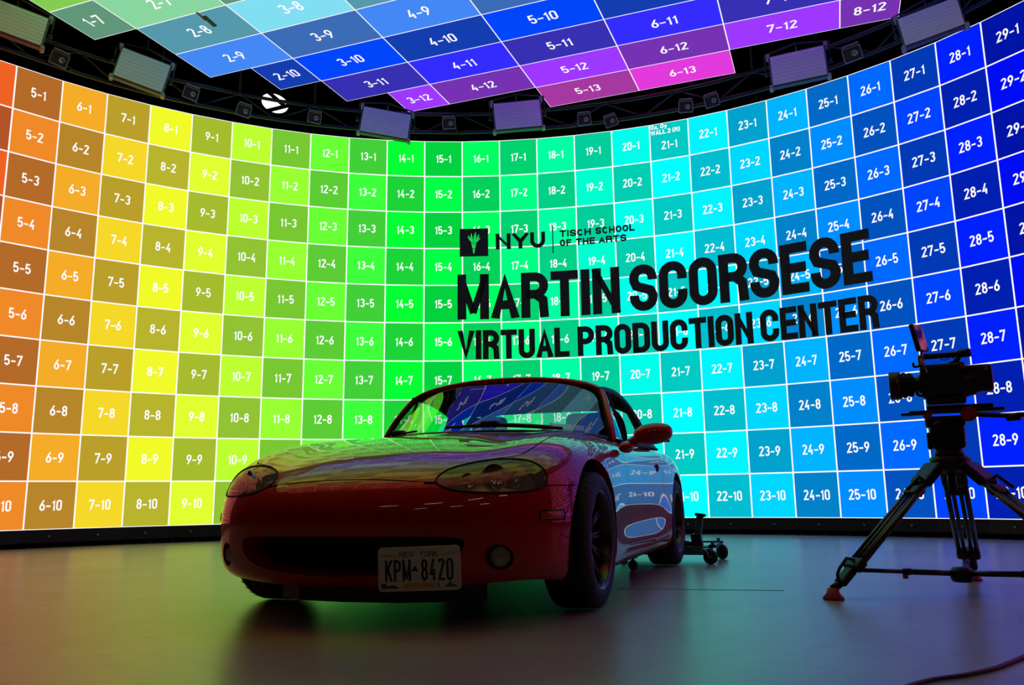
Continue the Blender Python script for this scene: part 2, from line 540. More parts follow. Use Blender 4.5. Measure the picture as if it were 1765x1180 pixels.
def pixel_object(name, quads, parent):
    """quads: list of (4 points, colour)"""
    me = bpy.data.meshes.new(name)
    vs = []; fs = []; cols = []
    for q, c in quads:
        n = len(vs); vs += [tuple(p) for p in q]; fs.append((n, n + 1, n + 2, n + 3)); cols += [c] * 4
    me.from_pydata(vs, [], fs)
    at_ = me.color_attributes.new('pixel', 'FLOAT_COLOR', 'CORNER')
    for i, c in enumerate(cols): at_.data[i].color = c
    me.materials.append(M['screen'])
    o = bpy.data.objects.new(name, me); COL.objects.link(o); o.parent = parent
    return o

led_wall = empty('curved_video_screen', (0, 10, 0), label='tall curved LED video wall showing a rainbow grid of numbered squares', cat='video wall')
LW = Vector((0, -10, 0))
def wallp(k, z, off=0.0):
    """k real column coordinate; off towards the room"""
    i = min(max(int(math.floor(k)), K0), K1); fr = k - i
    A, B = WALL[i], WALL[i + 1]
    d = (B - A).normalized(); n = Vector((d.y, -d.x))
    q = A + (B - A) * fr + n * off
    return Vector((q.x, q.y, z))
quads = []
glyphs = MB(); 
TH = .0045
for k in range(K0, K1 + 1):
    for r in range(1, ROWS + 1):
        z1 = WZ0 + (ROWS - r + 1) * CELL; z0 = z1 - CELL
        c = rgb(*(BRIGHT[k] if (k + r) % 2 else DARK[k]))
        quads.append(([wallp(k, z0) + LW, wallp(k + .99999, z0) + LW, wallp(k + .99999, z1) + LW, wallp(k, z1) + LW], c))
        s = '%d-%d' % (k, r)
        lay, wd = text_layout(s, .056, .112, .0165, .011, wtab={'1': 1.0, '-': .95})
        kc = k + .5 - wd / CELL / 2
        zc = z0 + (CELL - .112) / 2 - (.055 if s == '21-1' else 0)
        for ch, st in lay:
            strokes_mesh(glyphs, st, .0165, lambda u, v, d: wallp(kc + u / CELL, zc + v, .003) + LW, clip=(0, .112))
for s, zz in (('0x, 0y', .428), ('WALL 2 (R)', .350)):
    lay, wd = text_layout(s, .044, .060, .0125, .0055, space=.014)
    for ch, st in lay:
        strokes_mesh(glyphs, st, .0125, lambda u, v, d: wallp(21.03 + u / CELL, WZ0 + 9 * CELL + zz + v, .003) + LW)
for k in range(K0, K1 + 2):
    for i in range(1):
        a0, a1 = k - .016, k + .016
        a0 = max(a0, K0); a1 = min(a1, K1 + .9999)
        glyphs.add([wallp(a0, WZ0, .002) + LW, wallp(a1, WZ0, .002) + LW, wallp(a1, WZ0 + 5, .002) + LW, wallp(a0, WZ0 + 5, .002) + LW], [(0, 1, 2, 3)])
for r in range(ROWS + 1):
    z = WZ0 + r * CELL; t = .0075
    for k in range(K0, K1 + 1):
        za, zb = z - (t if r else 0), z + (t if r < ROWS else 0)
        glyphs.add([wallp(k, za, .0022) + LW, wallp(k + .99999, za, .0022) + LW, wallp(k + .99999, zb, .0022) + LW, wallp(k, zb, .0022) + LW], [(0, 1, 2, 3)])
pixel_object('screen', quads, led_wall)
glyphs.build('screen_graphics', M['white_line'], led_wall)
# cabinets behind the screen, plinth below, feet
cb = MB()
for k in range(K0, K1 + 1):
    A, B = wallp(k, 0, -.004) + LW, wallp(k + .99999, 0, -.004) + LW
    A2, B2 = wallp(k, 0, -.12) + LW, wallp(k + .99999, 0, -.12) + LW
    up = lambda p, z: (p.x, p.y, z)
    cb.add([up(A, WZ0), up(B, WZ0), up(B2, WZ0), up(A2, WZ0), up(A, WZ0 + 5.002), up(B, WZ0 + 5.002), up(B2, WZ0 + 5.002), up(A2, WZ0 + 5.002)],
           [(3, 2, 1, 0), (4, 5, 6, 7), (0, 1, 5, 4), (2, 3, 7, 6), (0, 4, 7, 3), (1, 2, 6, 5)])
cb.build('cabinet', M['black_metal'], led_wall)
pl = MB()
for k in range(K0, K1 + 1):
    A, B = wallp(k, 0, .012) + LW, wallp(k + .99999, 0, .012) + LW
    A2, B2 = wallp(k, 0, -.3) + LW, wallp(k + .99999, 0, -.3) + LW
    z0, z1 = .055, WZ0 - .004
    pl.add([up(A, z0), up(B, z0), up(B2, z0), up(A2, z0), up(A, z1), up(B, z1), up(B2, z1), up(A2, z1)],
           [(3, 2, 1, 0), (4, 5, 6, 7), (0, 1, 5, 4), (2, 3, 7, 6), (0, 4, 7, 3), (1, 2, 6, 5)])
pl.build('plinth', M['black_metal'], led_wall)
for k in range(5, 29):
    q = wallp(k + .5, .118, .012) + LW; n_ = (wallp(k + .5, .118, .03) + LW - q)
    b = MB(); b.cyl(q, q + n_ * .8, .014, .010, n=10); b.cyl(q + n_ * .8, q + n_ * 1.2, .006, n=6)
    b.build('plinth_bolt', M['silver'], led_wall)
for k in range(4, 30):
    for fr in (.12, .62):
        q = wallp(k + fr, 0, -.05) + LW
        b = MB(); b.cyl((q.x, q.y, 0), (q.x, q.y, .014), .045, .04, n=14); b.cyl((q.x, q.y, .014), (q.x, q.y, .06), .013, n=8)
        b.build('levelling_foot', M['black_metal'], led_wall)

# ------------------------------------------------------------------ ceiling LED screen
CU, CV, CTH, CZ = 1.19353561, .58461152, -.36371515, 5.06 + CAM_H
CO = Vector((.13388056, 9.26741652))
led_ceiling = empty('overhead_video_screen', (CO.x, CO.y, CZ), CTH, label='flat LED video ceiling with stepped edge showing numbered rainbow tiles above the car', cat='video ceiling')
def ceilp(i, j, dz=0.0):
    return Vector(((i - 5) * CU, (j - 12) * CV, dz))
CR = {1: (2.0, 8.5), 2: (1.5, 9.0), 3: (1.5, 9.0), 4: (1.5, 9.5), 5: (1.5, 9.5), 6: (1.5, 9.5), 7: (1.5, 9.5), 8: (2, 9.5), 9: (2, 9.5), 10: (2.5, 9.0), 11: (3, 9.0), 12: (3.5, 8.5), 13: (5, 7)}
CB = {1: (240, 40, 40), 2: (240, 90, 40), 3: (245, 160, 40), 4: (245, 225, 50), 5: (200, 240, 60), 6: (130, 205, 82), 7: (138, 214, 160), 8: (130, 222, 242), 9: (68, 136, 245),
      10: (2, 70, 252), 11: (52, 44, 255), 12: (158, 56, 255), 13: (226, 58, 220)}
CD = {1: (160, 50, 45), 2: (160, 72, 45), 3: (160, 112, 50), 4: (160, 148, 52), 5: (135, 160, 60), 6: (95, 150, 80), 7: (98, 150, 122), 8: (86, 152, 172), 9: (60, 108, 182),
      10: (20, 62, 176), 11: (56, 48, 178), 12: (118, 50, 178), 13: (166, 56, 162)}
quads = []; g = MB(); t = .012
for j, (s, e) in CR.items():
    i = int(math.floor(s))
    while i < e:
        a, b = max(s, i), min(e, i + 1)
        c = rgb(*(CB[j] if (i + j) % 2 else CD[j]))
        quads.append(([ceilp(a, j), ceilp(a, j + 1), ceilp(b, j + 1), ceilp(b, j)], c))
        tu, tv = t / CU, t / CV
        for (p0, p1, q0, q1) in ((a - tu / 2 * (a > s), a + tu / 2, j, j + 1), (b - tu / 2, b + tu / 2 * (b < e), j, j + 1),
                                 (a, b, j, j + tv / 2), (a, b, j + 1 - tv / 2, j + 1)):
            g.add([ceilp(p0, q0, -.0022), ceilp(p0, q1, -.0022), ceilp(p1, q1, -.0022), ceilp(p1, q0, -.0022)], [(0, 1, 2, 3)])
        lay, wd = text_layout('%d-%d' % (i, j), .079, .165, .022, .016, wtab={'-': .95})
        ic = (a + b) / 2 - wd / CU / 2; jc = j + .5 + .0825 / CV
        for ch, st in lay:
            strokes_mesh(g, st, .022, lambda u, v, d: ceilp(ic + u / CU, jc - v / CV, -.003), clip=(0, .165))
        i += 1
pixel_object('screen', quads, led_ceiling)
g.build('screen_graphics', M['white_line'], led_ceiling)
b = MB()
for j, (s, e) in CR.items():
    p0, p1 = ceilp(s, j, .004), ceilp(e, j + 1, .004)
    b.box(((p0.x + p1.x) / 2, (p0.y + p1.y) / 2, .06), (p1.x - p0.x, p1.y - p0.y, .112))
b.build('cabinet', M['black_metal'], led_ceiling)
# dead module
d = MB(); q0 = led_ceiling.matrix_basis.inverted() @ (Vector((0, 0, CAM_H)) + pixel_ray(352, 27) * ((CZ - CAM_H) / pixel_ray(352, 27).z))
q1 = led_ceiling.matrix_basis.inverted() @ (Vector((0, 0, CAM_H)) + pixel_ray(371, 44) * ((CZ - CAM_H) / pixel_ray(371, 44).z))
dx = (q1 - q0)
an = atan2(dx.y, dx.x)
d.box(((q0.x + q1.x) / 2, (q0.y + q1.y) / 2, -.008), (dx.length, .045, .012), rot=an)
o_ = d.build('hanging_tag', M['black_plastic'], led_ceiling)
d = MB(); dn = dx.normalized(); rc = q0 - dn * .02 + Vector((-dn.y, dn.x, 0)) * .02
d.box((rc.x, rc.y, -.018), (.16, .025, .004), rot=an); d.build('red_ribbon', M['red_knob'], led_ceiling)

# ------------------------------------------------------------------ black curved lettering in front of the wall
sign = empty('lettering_sign', (1.5, 10, 3.2), label='black curved lettering and torch logo across the green to blue part of the video wall', cat='sign')
SO = Vector((-1.5, -10, -3.2))
def sfn(k0, z0, base=.03):
    return lambda u, v, d: wallp(k0 + u / CELL, WZ0 + z0 + v, base + d) + SO
def word(s, k0, k1, z0, h, t, gap, name='word', wt=None, lab=None):
    target = (k1 - k0) * CELL
    lo, hi = .02, 1.0
    for _ in range(30):
        w = (lo + hi) / 2
        wd = text_layout(s, w, h, t, gap, wtab=wt)[1]
        if wd < target: lo = w
        else: hi = w
    lay, wd = text_layout(s, w, h, t, gap, wtab=wt)
    root = MB(); first = True
    objs = []
    for ch, st in lay:
        mb = MB()
        for i_, l_ in enumerate(st):
            thin = (ch == 'M' and i_ in (1, 2)) or (ch == 'N' and i_ == 1)
            strokes_mesh(mb, [l_], t * (.74 if thin else 1), sfn(k0, z0), depth=.012, clip=(0, h))
        objs.append(mb)
    parent = empty(name, (0, 0, 0)); parent.parent = sign
    for mb in objs: mb.build('letter', M['sign_black'], parent)
    return parent
word('MARTIN', 15.87, 20.08, 2.535, .60, .116, .034)
word('SCORSESE', 20.33, 26.18, 2.535, .60, .116, .026)
word('VIRTUAL', 15.88, 18.74, 2.01, .38, .072, .020)
word('PRODUCTION', 18.95, 23.32, 2.01, .38, .072, .019)
word('CENTER', 23.5, 26.23, 2.01, .38, .072, .019)
word('NYU', 16.88, 18.18, 3.467, .212, .050, .030)
word('TISCH', 18.56, 19.38, 3.592, .088, .0195, .014)
word('SCHOOL', 19.5, 20.52, 3.592, .088, .0195, .013)
word('OF', 18.56, 18.86, 3.467, .088, .0195, .014)
word('THE', 18.98, 19.48, 3.467, .088, .0195, .014)
word('ARTS', 19.58, 20.3, 3.467, .088, .0195, .012)
mb = MB(); mb.prism([(0, 0), (.012, 0), (.012, .375), (0, .375)], 0, .012, sfn(18.37, 3.383)); mb.build('divider_bar', M['sign_black'], sign)
mb = MB(); mb.prism([(0, 0), (.375, 0), (.375, .375), (0, .375)], 0, .012, sfn(15.93, 3.38)); sq = mb.build('logo_square', M['sign_black'], sign)
torch_m = emit_mat('torch_glow_overlay', rgb(30, 205, 95), SCREEN, sample=False)  # glowing green pieces laid on the solid square imitate screen light through cut-outs
mb = MB(); tf = sfn(15.93, 3.38, .0435)
def flat(poly): mb.prism([(u / 100 * .375, v / 100 * .375) for u, v in poly], 0, .001, tf)
flat([(40, 50), (60, 50), (59, 46), (41, 46)]); flat([(42, 44), (58, 44), (55, 28), (45, 28)]); flat([(46, 26), (54, 26), (52, 10), (48, 10)])
for (bx, mx_, tx, top, wd_) in ((44, 33, 31, 76, 7), (47, 40, 42, 84, 7), (52, 53, 57, 88, 8), (56, 64, 68, 80, 7), (58, 69, 72, 68, 5)):
    L_ = []; R_ = []
    for i in range(9):
        t_ = i / 8
        x_ = (1 - t_) ** 2 * bx + 2 * t_ * (1 - t_) * mx_ + t_ ** 2 * tx; y_ = 51 + (top - 51) * t_
        w_ = wd_ * (sin(pi * min(1, t_ * .9 + .12)) ** .8) / 2 + .1
        L_.append((x_ - w_, y_)); R_.append((x_ + w_, y_))
    flat(R_ + L_[::-1])
mb.build('torch_emblem', torch_m, sq)

def under_screen(x, y, margin=.08):
    p = led_ceiling.matrix_basis.inverted() @ Vector((x, y, CZ))
    mi, mj = margin / CU, margin / CV
    for j, (s, e) in CR.items():
        if s - mi < p.x / CU + 5 < e + mi and j - mj < p.y / CV + 12 < j + 1 + mj: return True
    return False
def wall_dist(px, py):
    """horizontal distance at which the line of sight meets the video wall"""
    d = pixel_ray(px, py)
    for k in range(K0, 40):
        A, B = WALL[k], WALL[k + 1]; e = B - A
        den = d.x * e.y - d.y * e.x
        if abs(den) < 1e-9: continue
        t = (A.x * e.y - A.y * e.x) / den; s = (A.x * d.y - A.y * d.x) / den
        if t > 0 and 0 <= s <= 1: return t * sqrt(d.x ** 2 + d.y ** 2)
    return 10

# ------------------------------------------------------------------ red roadster
M['paint'] = mat('red_clearcoat_paint', rgb(172, 6, 12), .4, 0, coat=1.0, coat_rough=.015, noise=.05, scale=3, spec=.15)
M['glass'] = glass_mat('windscreen_glass', (.80, .86, .83, 1), 1.95)
M['lens'] = glass_mat('headlamp_lens', (.88, .87, .80, 1), 1.6, .03, haze=(.5, .47, .4, 1))
M['cloth_top'] = mat('black_fabric_roof', rgb(20, 20, 22), .55, noise=.2, scale=80, bump=.1)
M['interior'] = mat('dark_interior', rgb(24, 23, 23), .7, noise=.15, scale=40)
M['chrome'] = mat('reflector_chrome', rgb(190, 190, 192), .12, 1.0, noise=.03, scale=30)
M['bezel'] = mat('headlamp_bezel', rgb(200, 196, 186), .35, .4, noise=.1, scale=30)
M['rim'] = mat('dark_bronze_rim', rgb(84, 74, 68), .3, .85, noise=.1, scale=15)
M['amber'] = mat('amber_lens', rgb(165, 60, 18), .2, 0, coat=.6, noise=.08, scale=50)
M['redlens'] = mat('red_lens', rgb(120, 8, 10), .2, 0, coat=.6, noise=.08, scale=50)
M['seam'] = mat('seam_rubber', rgb(9, 9, 9), .8, noise=.1, scale=50)
CX, CY, CR_ = -.4155, 3.921, -.33295
car = empty('red_roadster', (CX, CY, 0), CR_, label='glossy red two-seat sports car with black soft top parked on the studio floor', cat='car')

# control cage of half the body; x outwards, y rearwards, z up
Z = [.137, .165, .218, .33, .41, .48, .55]
YS = [  # per level: offsets of the nose from its furthest point
    .085, .04, .01, .005, -.005, .028, .098]
FX = [(0, -.79), (.22, -.777), (.42, -.733), (.62, -.628), (.768, -.458)]
def Fp(i, k):
    x, y = FX[i]
    if i == 4: x -= (.055, .03, .005, 0, 0, .012, .035)[k]; return Vector((x, y + YS[k] * .3, Z[k] + (.024, .016, .008, 0, 0, 0, .02)[k]))
    if i == 3: return Vector((x - (.02, .01, 0, 0, 0, .005, .01)[k], y + YS[k] * .6, Z[k] + (.024, .016, .006, 0, 0, 0, .005)[k]))
    return Vector((x, y + YS[k], Z[k] + (.010 if i == 2 and k < 2 else 0)))
TOP = [
 None,
 [(0, -.50, .650), (.22, -.49, .650), (.42, -.45, .640), (.60, -.38, .670), (.765, -.27, .645)],
 [(0, -.20, .720), (.22, -.20, .718), (.42, -.18, .698), (.61, -.12, .736), (.78, -.06, .69)],
 [(0, .12, .766), (.22, .12, .764), (.42, .13, .746), (.62, .16, .768), (.79, .18, .705)],
 [(0, .42, .797), (.22, .42, .796), (.42, .43, .785), (.63, .45, .788), (.79, .47, .712)],
 [(0, .80, .80), (.22, .80, .80), (.42, .80, .798), (.64, .80, .785), (.785, .80, .712)],
 [(0, 1.2, .78), (.22, 1.2, .78), (.42, 1.2, .775), (.65, 1.2, .765), (.785, 1.2, .708)],
 [(0, 1.6, .79), (.22, 1.6, .79), (.42, 1.6, .785), (.66, 1.6, .772), (.79, 1.6, .718)],
 [(0, 1.95, .80), (.22, 1.95, .80), (.42, 1.95, .795), (.66, 1.95, .785), (.80, 1.95, .735)],
 [(0, 2.27, .80), (.22, 2.27, .80), (.42, 2.27, .795), (.66, 2.27, .785), (.80, 2.27, .735)],
 [(0, 2.65, .79), (.22, 2.65, .79), (.42, 2.64, .782), (.65, 2.62, .765), (.775, 2.6, .72)],
 [(0, 3.0, .77), (.22, 2.99, .765), (.42, 2.97, .755), (.62, 2.93, .735), (.72, 2.88, .70)],
 [(0, 3.2, .72), (.22, 3.19, .715), (.42, 3.15, .705), (.58, 3.07, .69), (.68, 2.98, .67)]]
NJ = 12
def Tp(i, j):
    return Fp(i, 6) if j == 0 else Vector(TOP[j][i])
SX = {1: .825, 2: .842, 3: .842, 4: .832, 5: .82, 6: .818, 7: .826, 8: .842, 9: .846, 10: .83, 11: .77, 12: .70}
def Sp(j, k):
    if j == 0: return Fp(4, k)
    sh = Vector(TOP[j][4])
    if k == 6: return sh
    fr = (.94, .978, .99, 1.0, 1.0, .99)[k]
    z = [.135, .165, .225, .33, .44, sh.z - .10][k]
    x = SX[j] * fr
    if 4 <= j <= 7 and k == 3: x -= .020
    if 4 <= j <= 7 and k in (1, 2): x += .008
    return Vector((x, sh.y, z))
def Rp(i, k):
    if i == 4: return Sp(12, k)
    t_ = Vector(TOP[12][i])
    if k == 6: return t_
    return Vector((t_.x, t_.y + (-.02, .02, .04, .05, .05, .03)[k], [.16, .19, .24, .33, .44, .6][k]))

def body_cage():
    vs = {}; L = []; F = []
    def V(p):
        key = (round(p.x, 5), round(p.y, 5), round(p.z, 5))
        if key not in vs: vs[key] = len(L); L.append(Vector(p))
        return vs[key]
    def both(q):
        F.append(tuple(V(p) for p in q))
        F.append(tuple(V(Vector((-p.x, p.y, p.z))) for p in reversed(q)))
    for i in range(4):
        for k in range(6):
            both([Fp(i, k), Fp(i + 1, k), Fp(i + 1, k + 1), Fp(i, k + 1)])
            both([Rp(i + 1, k), Rp(i, k), Rp(i, k + 1), Rp(i + 1, k + 1)])
        for j in range(NJ):
            both([Tp(i, j), Tp(i + 1, j), Tp(i + 1, j + 1), Tp(i, j + 1)])
    for j in range(NJ):
        for k in range(6):
            both([Sp(j, k), Sp(j + 1, k), Sp(j + 1, k + 1), Sp(j, k + 1)])
    return L, F

def subdivide_object(L, F, lv):
    me = bpy.data.meshes.new('tmp'); me.from_pydata(L, [], F)
    o = bpy.data.objects.new('tmp', me); COL.objects.link(o)
    m = o.modifiers.new('s', 'SUBSURF'); m.levels = lv; m.render_levels = lv
    dg = bpy.context.evaluated_depsgraph_get()
    ev = o.evaluated_get(dg)
    r = bpy.data.meshes.new_from_object(ev)
    bpy.data.objects.remove(o); bpy.data.meshes.remove(me)
    return r

def smooth_noise_free_normals(bm):
    """reference surface: BVH plus vertex normals"""
    vs = [v.co.copy() for v in bm.verts]; ns = [v.normal.copy() for v in bm.verts]
    fs = [tuple(v.index for v in f.verts) for f in bm.faces]
    bvh = BVHTree.FromPolygons(vs, fs)
    return vs, ns, fs, bvh

def ref_normal(ref, p):
    vs, ns, fs, bvh = ref
    loc, nn, idx, dist = bvh.find_nearest(p)
    if idx is None: return Vector((0, 0, 1))
    f = fs[idx]
    w = []; 
    # mean value like weights on the face
    tot = 0; out = Vector((0, 0, 0))
    from mathutils.interpolate import poly_3d_calc
    ws = poly_3d_calc([vs[i] for i in f], loc)
    for a_, i in zip(ws, f): out += ns[i] * a_
    return out.normalized()

def sdpoly(p, poly):
    """signed distance to a closed 2D outline, negative inside"""
    x, y = p; d = 1e9; inside = False; n = len(poly)
    for i in range(n):
        ax, ay = poly[i]; bx, by = poly[(i + 1) % n]
        ex, ey = bx - ax, by - ay
        t_ = max(0, min(1, ((x - ax) * ex + (y - ay) * ey) / (ex * ex + ey * ey + 1e-12)))
        dx_, dy_ = x - ax - ex * t_, y - ay - ey * t_
        d = min(d, dx_ * dx_ + dy_ * dy_)
        if (ay > y) != (by > y) and x < ax + (y - ay) / (by - ay) * ex: inside = not inside
    d = sqrt(d)
    return -d if inside else d

def spline(pts, n=8, closed=True):
    """Catmull-Rom through 2D points"""
    out = []; m = len(pts)
    for i in range(m if closed else m - 1):
        if closed: p0, p1, p2, p3 = (Vector(pts[(i + k) % m]) for k in (-1, 0, 1, 2))
        else: p0, p1, p2, p3 = (Vector(pts[min(max(i + k, 0), m - 1)]) for k in (-1, 0, 1, 2))
        for s_ in range(n):
            t_ = s_ / n
            out.append(tuple(.5 * ((2 * p1) + (p2 - p0) * t_ + (2 * p0 - 5 * p1 + 4 * p2 - p3) * t_ ** 2 + (3 * p1 - p0 - 3 * p2 + p3) * t_ ** 3)))
    if not closed: out.append(tuple(pts[-1]))
    return out

def levelset_cut(bm, fn, cond, iso=0.0):
    """cut the mesh along fn == iso, only where cond(co) holds"""
    d = {}
    for v in bm.verts:
        if cond(v.co): 
            val = fn(v.co) - iso
            if abs(val) < 1e-5: val = 1e-5
            d[v] = val
    zero = set()
    for e in [e for e in bm.edges]:
        a_, b_ = e.verts
        if a_ in d and b_ in d and (d[a_] < 0) != (d[b_] < 0):
            t_ = d[a_] / (d[a_] - d[b_])
            ne, nv = bmesh.utils.edge_split(e, a_, min(max(t_, .001), .999))
            zero.add(nv)
    for f_ in [f_ for f_ in bm.faces]:
        z = [v for v in f_.verts if v in zero]
        if len(z) == 2:
            try: bmesh.utils.face_split(f_, z[0], z[1])
            except Exception: pass
        elif len(z) == 4:
            # two crossings: split twice between consecutive pairs
            vs_ = [v for v in f_.verts]
            zi = [vs_.index(v) for v in z]
            try:
                bmesh.utils.face_split(f_, z[0], z[1])
                for g_ in list(z[2].link_faces):
                    if z[3] in g_.verts:
                        bmesh.utils.face_split(g_, z[2], z[3]); break
            except Exception: pass

def centre(f_): return f_.calc_center_median()

me = subdivide_object(*body_cage(), 3)
bm = bmesh.new(); bm.from_mesh(me); bpy.data.meshes.remove(me)
bmesh.ops.recalc_face_normals(bm, faces=bm.faces)
bm.normal_update(); bm.verts.index_update(); bm.faces.index_update()
if sum(f_.normal.x * f_.calc_center_median().x for f_ in bm.faces) < 0:
    bmesh.ops.reverse_faces(bm, faces=bm.faces); bm.normal_update()
BODY_REF = smooth_noise_free_normals(bm)
def surf(origin, direction):
    l, n_, i_, d_ = BODY_REF[3].ray_cast(Vector(origin), Vector(direction).normalized())
    return l, (ref_normal(BODY_REF, l) if l else None)
tagl = bm.faces.layers.int.new('part')

WR = .285
def arch(cy): return lambda p: sqrt((p.y - cy + (.03 if cy < 1 else 0)) ** 2 + (p.z - WR) ** 2) - (.335 if cy < 1 else .325)
MOUTH = spline([(-.46, .298), (-.43, .242), (-.30, .200), (0, .183), (.30, .200), (.44, .242), (.485, .298), (.45, .324), (.2, .329), (-.2, .329), (-.42, .324)], 5)
# headlamp outline in (u, z): u runs along the corner of the nose
HA = radians(38)
def hu(p): return (abs(p.x) * cos(HA) + p.y * sin(HA), p.z)
HLPTS = [(-.125, .527), (-.10, .553), (-.045, .578), (.05, .600), (.155, .611), (.245, .603), (.288, .578), (.304, .543), (.288, .510), (.245, .492), (.16, .483), (.05, .482), (-.055, .490), (-.108, .506)]
HL = spline(HLPTS, 6)
HOOD = spline([(0, -.692), (.2, -.688), (.34, -.675), (.375, -.655), (.40, -.59), (.46, -.52), (.55, -.465), (.615, -.41), (.64, -.28), (.645, 0), (.65, .3), (.655, .56)], 5, closed=False)
HOOD = HOOD + [(-x, y) for x, y in reversed(HOOD)][:-1]
DOOR = [(.66, .74), (.665, .5), (.64, .36), (.60, .27), (.60, .235), (.66, .222), (1.42, .212), (1.60, .25), (1.69, .34), (1.73, .5), (1.74, .9), (.66, .9)]
COCK = spline([(0, .50), (.35, .52), (.56, .66), (.645, .9), (.665, 1.3), (.665, 1.65), (.60, 1.93), (.35, 2.02), (0, 2.04)], 5, closed=False)
COCK = COCK + [(-x, y) for x, y in reversed(COCK)][:-1]

cuts = [
 ('arch', arch(0), lambda c: abs(c.x) > .52 and c.z < .66 and abs(c.y) < .55),
 ('arch', arch(2.265), lambda c: abs(c.x) > .5 and c.z < .68 and abs(c.y - 2.265) < .55),
 ('mouth', lambda c: sdpoly((c.x, c.z), MOUTH), lambda c: c.y < -.45 and c.z < .42 and abs(c.x) < .6),
 ('fog', lambda c: sqrt((abs(c.x) - .59) ** 2 + ((c.z - .250)) ** 2) - .048, lambda c: c.y < -.3 and c.z < .36),
 ('lamp', lambda c: sdpoly(hu(c), HL), lambda c: c.y < -.1 and c.z > .42 and abs(c.x) > .25),
 ('cock', lambda c: sdpoly((c.x, c.y), COCK), lambda c: c.z > .62 and .3 < c.y < 2.3),
]
for nm, fn, cond in cuts:
    levelset_cut(bm, fn, cond)
seams = [
 ('hood', lambda c: sdpoly((c.x, c.y), HOOD), lambda c: c.z > .52 and c.y < .65 and abs(c.x) < .72, .0028),
 ('door', lambda c: sdpoly((c.y, c.z), DOOR), lambda c: abs(c.x) > .66 and .3 < c.y < 1.9, .0022),
 ('bumper', lambda c: (c.z - (.505 + .03 * max(0, -.45 - c.y))) if False else c.z - .507, lambda c: abs(c.x) > .5 and c.y < -.1 and c.z < .60, .0022),
]
for nm, fn, cond, gap in seams:
    levelset_cut(bm, fn, cond, gap); levelset_cut(bm, fn, cond, -gap)
PARTS = ['body_shell', 'hood', 'door', 'headlight', 'front_bumper', 'seam']
dele = []
for f_ in bm.faces:
    c_ = centre(f_); kill = False; t_ = 0
    for nm, fn, cond in cuts:
        if cond(c_) and fn(c_) < 0:
            if nm == 'lamp': t_ = 3
            else: kill = True
    if not kill and t_ == 0:
        for nm, fn, cond, gap in seams:
            if cond(c_):
                v = fn(c_)
                if abs(v) < gap and not (nm == 'bumper' and (c_.y > -.30)): t_ = 5
                elif nm == 'hood' and v < 0: t_ = 1
                elif nm == 'door' and v < 0: t_ = 2 if c_.x > 0 else 6
        if t_ == 0 and c_.y < -.28 and c_.z < .52 and not (c_.z > .507 and abs(c_.x) > .5): t_ = 4
        if t_ == 0 and c_.y < -.5 and abs(c_.x) < .52: t_ = 4
    if kill: dele.append(f_)
    f_[tagl] = t_
bmesh.ops.delete(bm, geom=dele, context='FACES')

def extract(part, name, material, parent, rim=None, offset=0.0, side=None):
    b2 = bm.copy()
    lay = b2.faces.layers.int['part']
    bmesh.ops.delete(b2, geom=[f_ for f_ in b2.faces if f_[lay] != part or (side and centre(f_).x * side < 0)], context='FACES')
    if offset:
        for v in b2.verts:
            v.co -= ref_normal(BODY_REF, v.co) * offset
    rimf = set()
    if rim:
        for test, vec in rim:
            es = [e for e in b2.edges if len(e.link_faces) == 1 and test((e.verts[0].co + e.verts[1].co) / 2)]
            if not es: continue
            r_ = bmesh.ops.extrude_edge_only(b2, edges=es)
            for g_ in r_['geom']:
                if isinstance(g_, bmesh.types.BMVert): g_.co = vec(g_.co)
                elif isinstance(g_, bmesh.types.BMFace): rimf.add(g_)
    b2.faces.index_update()
    rim_idx = set(f_.index for f_ in rimf)
    me_ = bpy.data.meshes.new(name); b2.to_mesh(me_); b2.free()
    if len(me_.polygons) == 0: return None
    me_.materials.append(material)
    me_.polygons.foreach_set('use_smooth', [True] * len(me_.polygons))
    me_.update()
    nc = {}
    nl = []
    for p_ in me_.polygons:
        for li in p_.loop_indices:
            if p_.index in rim_idx: nl.append(tuple(p_.normal))
            else:
                vi = me_.loops[li].vertex_index
                if vi not in nc: nc[vi] = tuple(ref_normal(BODY_REF, me_.vertices[vi].co))
                nl.append(nc[vi])
    me_.normals_split_custom_set(nl)
    o = bpy.data.objects.new(name, me_); COL.objects.link(o); o.parent = parent
    return o

def near(fn, tol=.006): return lambda c: abs(fn(c)) < tol
arch_in = lambda c: Vector((c.x - .035 * (1 if c.x > 0 else -1), c.y, c.z))
def is_arch(cy, c): return abs(arch(cy)(c)) < .006 and abs(c.x) > .5
archrim = [(lambda c: is_arch(0, c) or is_arch(2.265, c), arch_in)]
mouth_c = Vector((0, -.6, .265))
mouthrim = [(lambda c: c.y < -.45 and c.z < .42 and abs(c.x) < .6 and abs(sdpoly((c.x, c.z), MOUTH)) < .006,
             lambda c: Vector((c.x * .95, c.y + .11, .265 + (c.z - .265) * .82))),
            (lambda c: c.y < -.3 and c.z < .36 and abs(sqrt((abs(c.x) - .59) ** 2 + (c.z - .250) ** 2) - .048) < .005,
             lambda c: Vector(((.58 + (abs(c.x) - .59) * .8) * (1 if c.x > 0 else -1), c.y + .05, .25 + (c.z - .25) * .8)))]
shell = extract(0, 'body_shell', M['paint'], car, rim=archrim)
hood = extract(1, 'hood', M['paint'], car)
bumper = extract(4, 'front_bumper', M['paint'], car, rim=archrim + mouthrim)
door_l = extract(2, 'door', M['paint'], car)
door_r = extract(6, 'door', M['paint'], car)
extract(5, 'panel_gap', M['seam'], car, offset=.006)
lamps = []
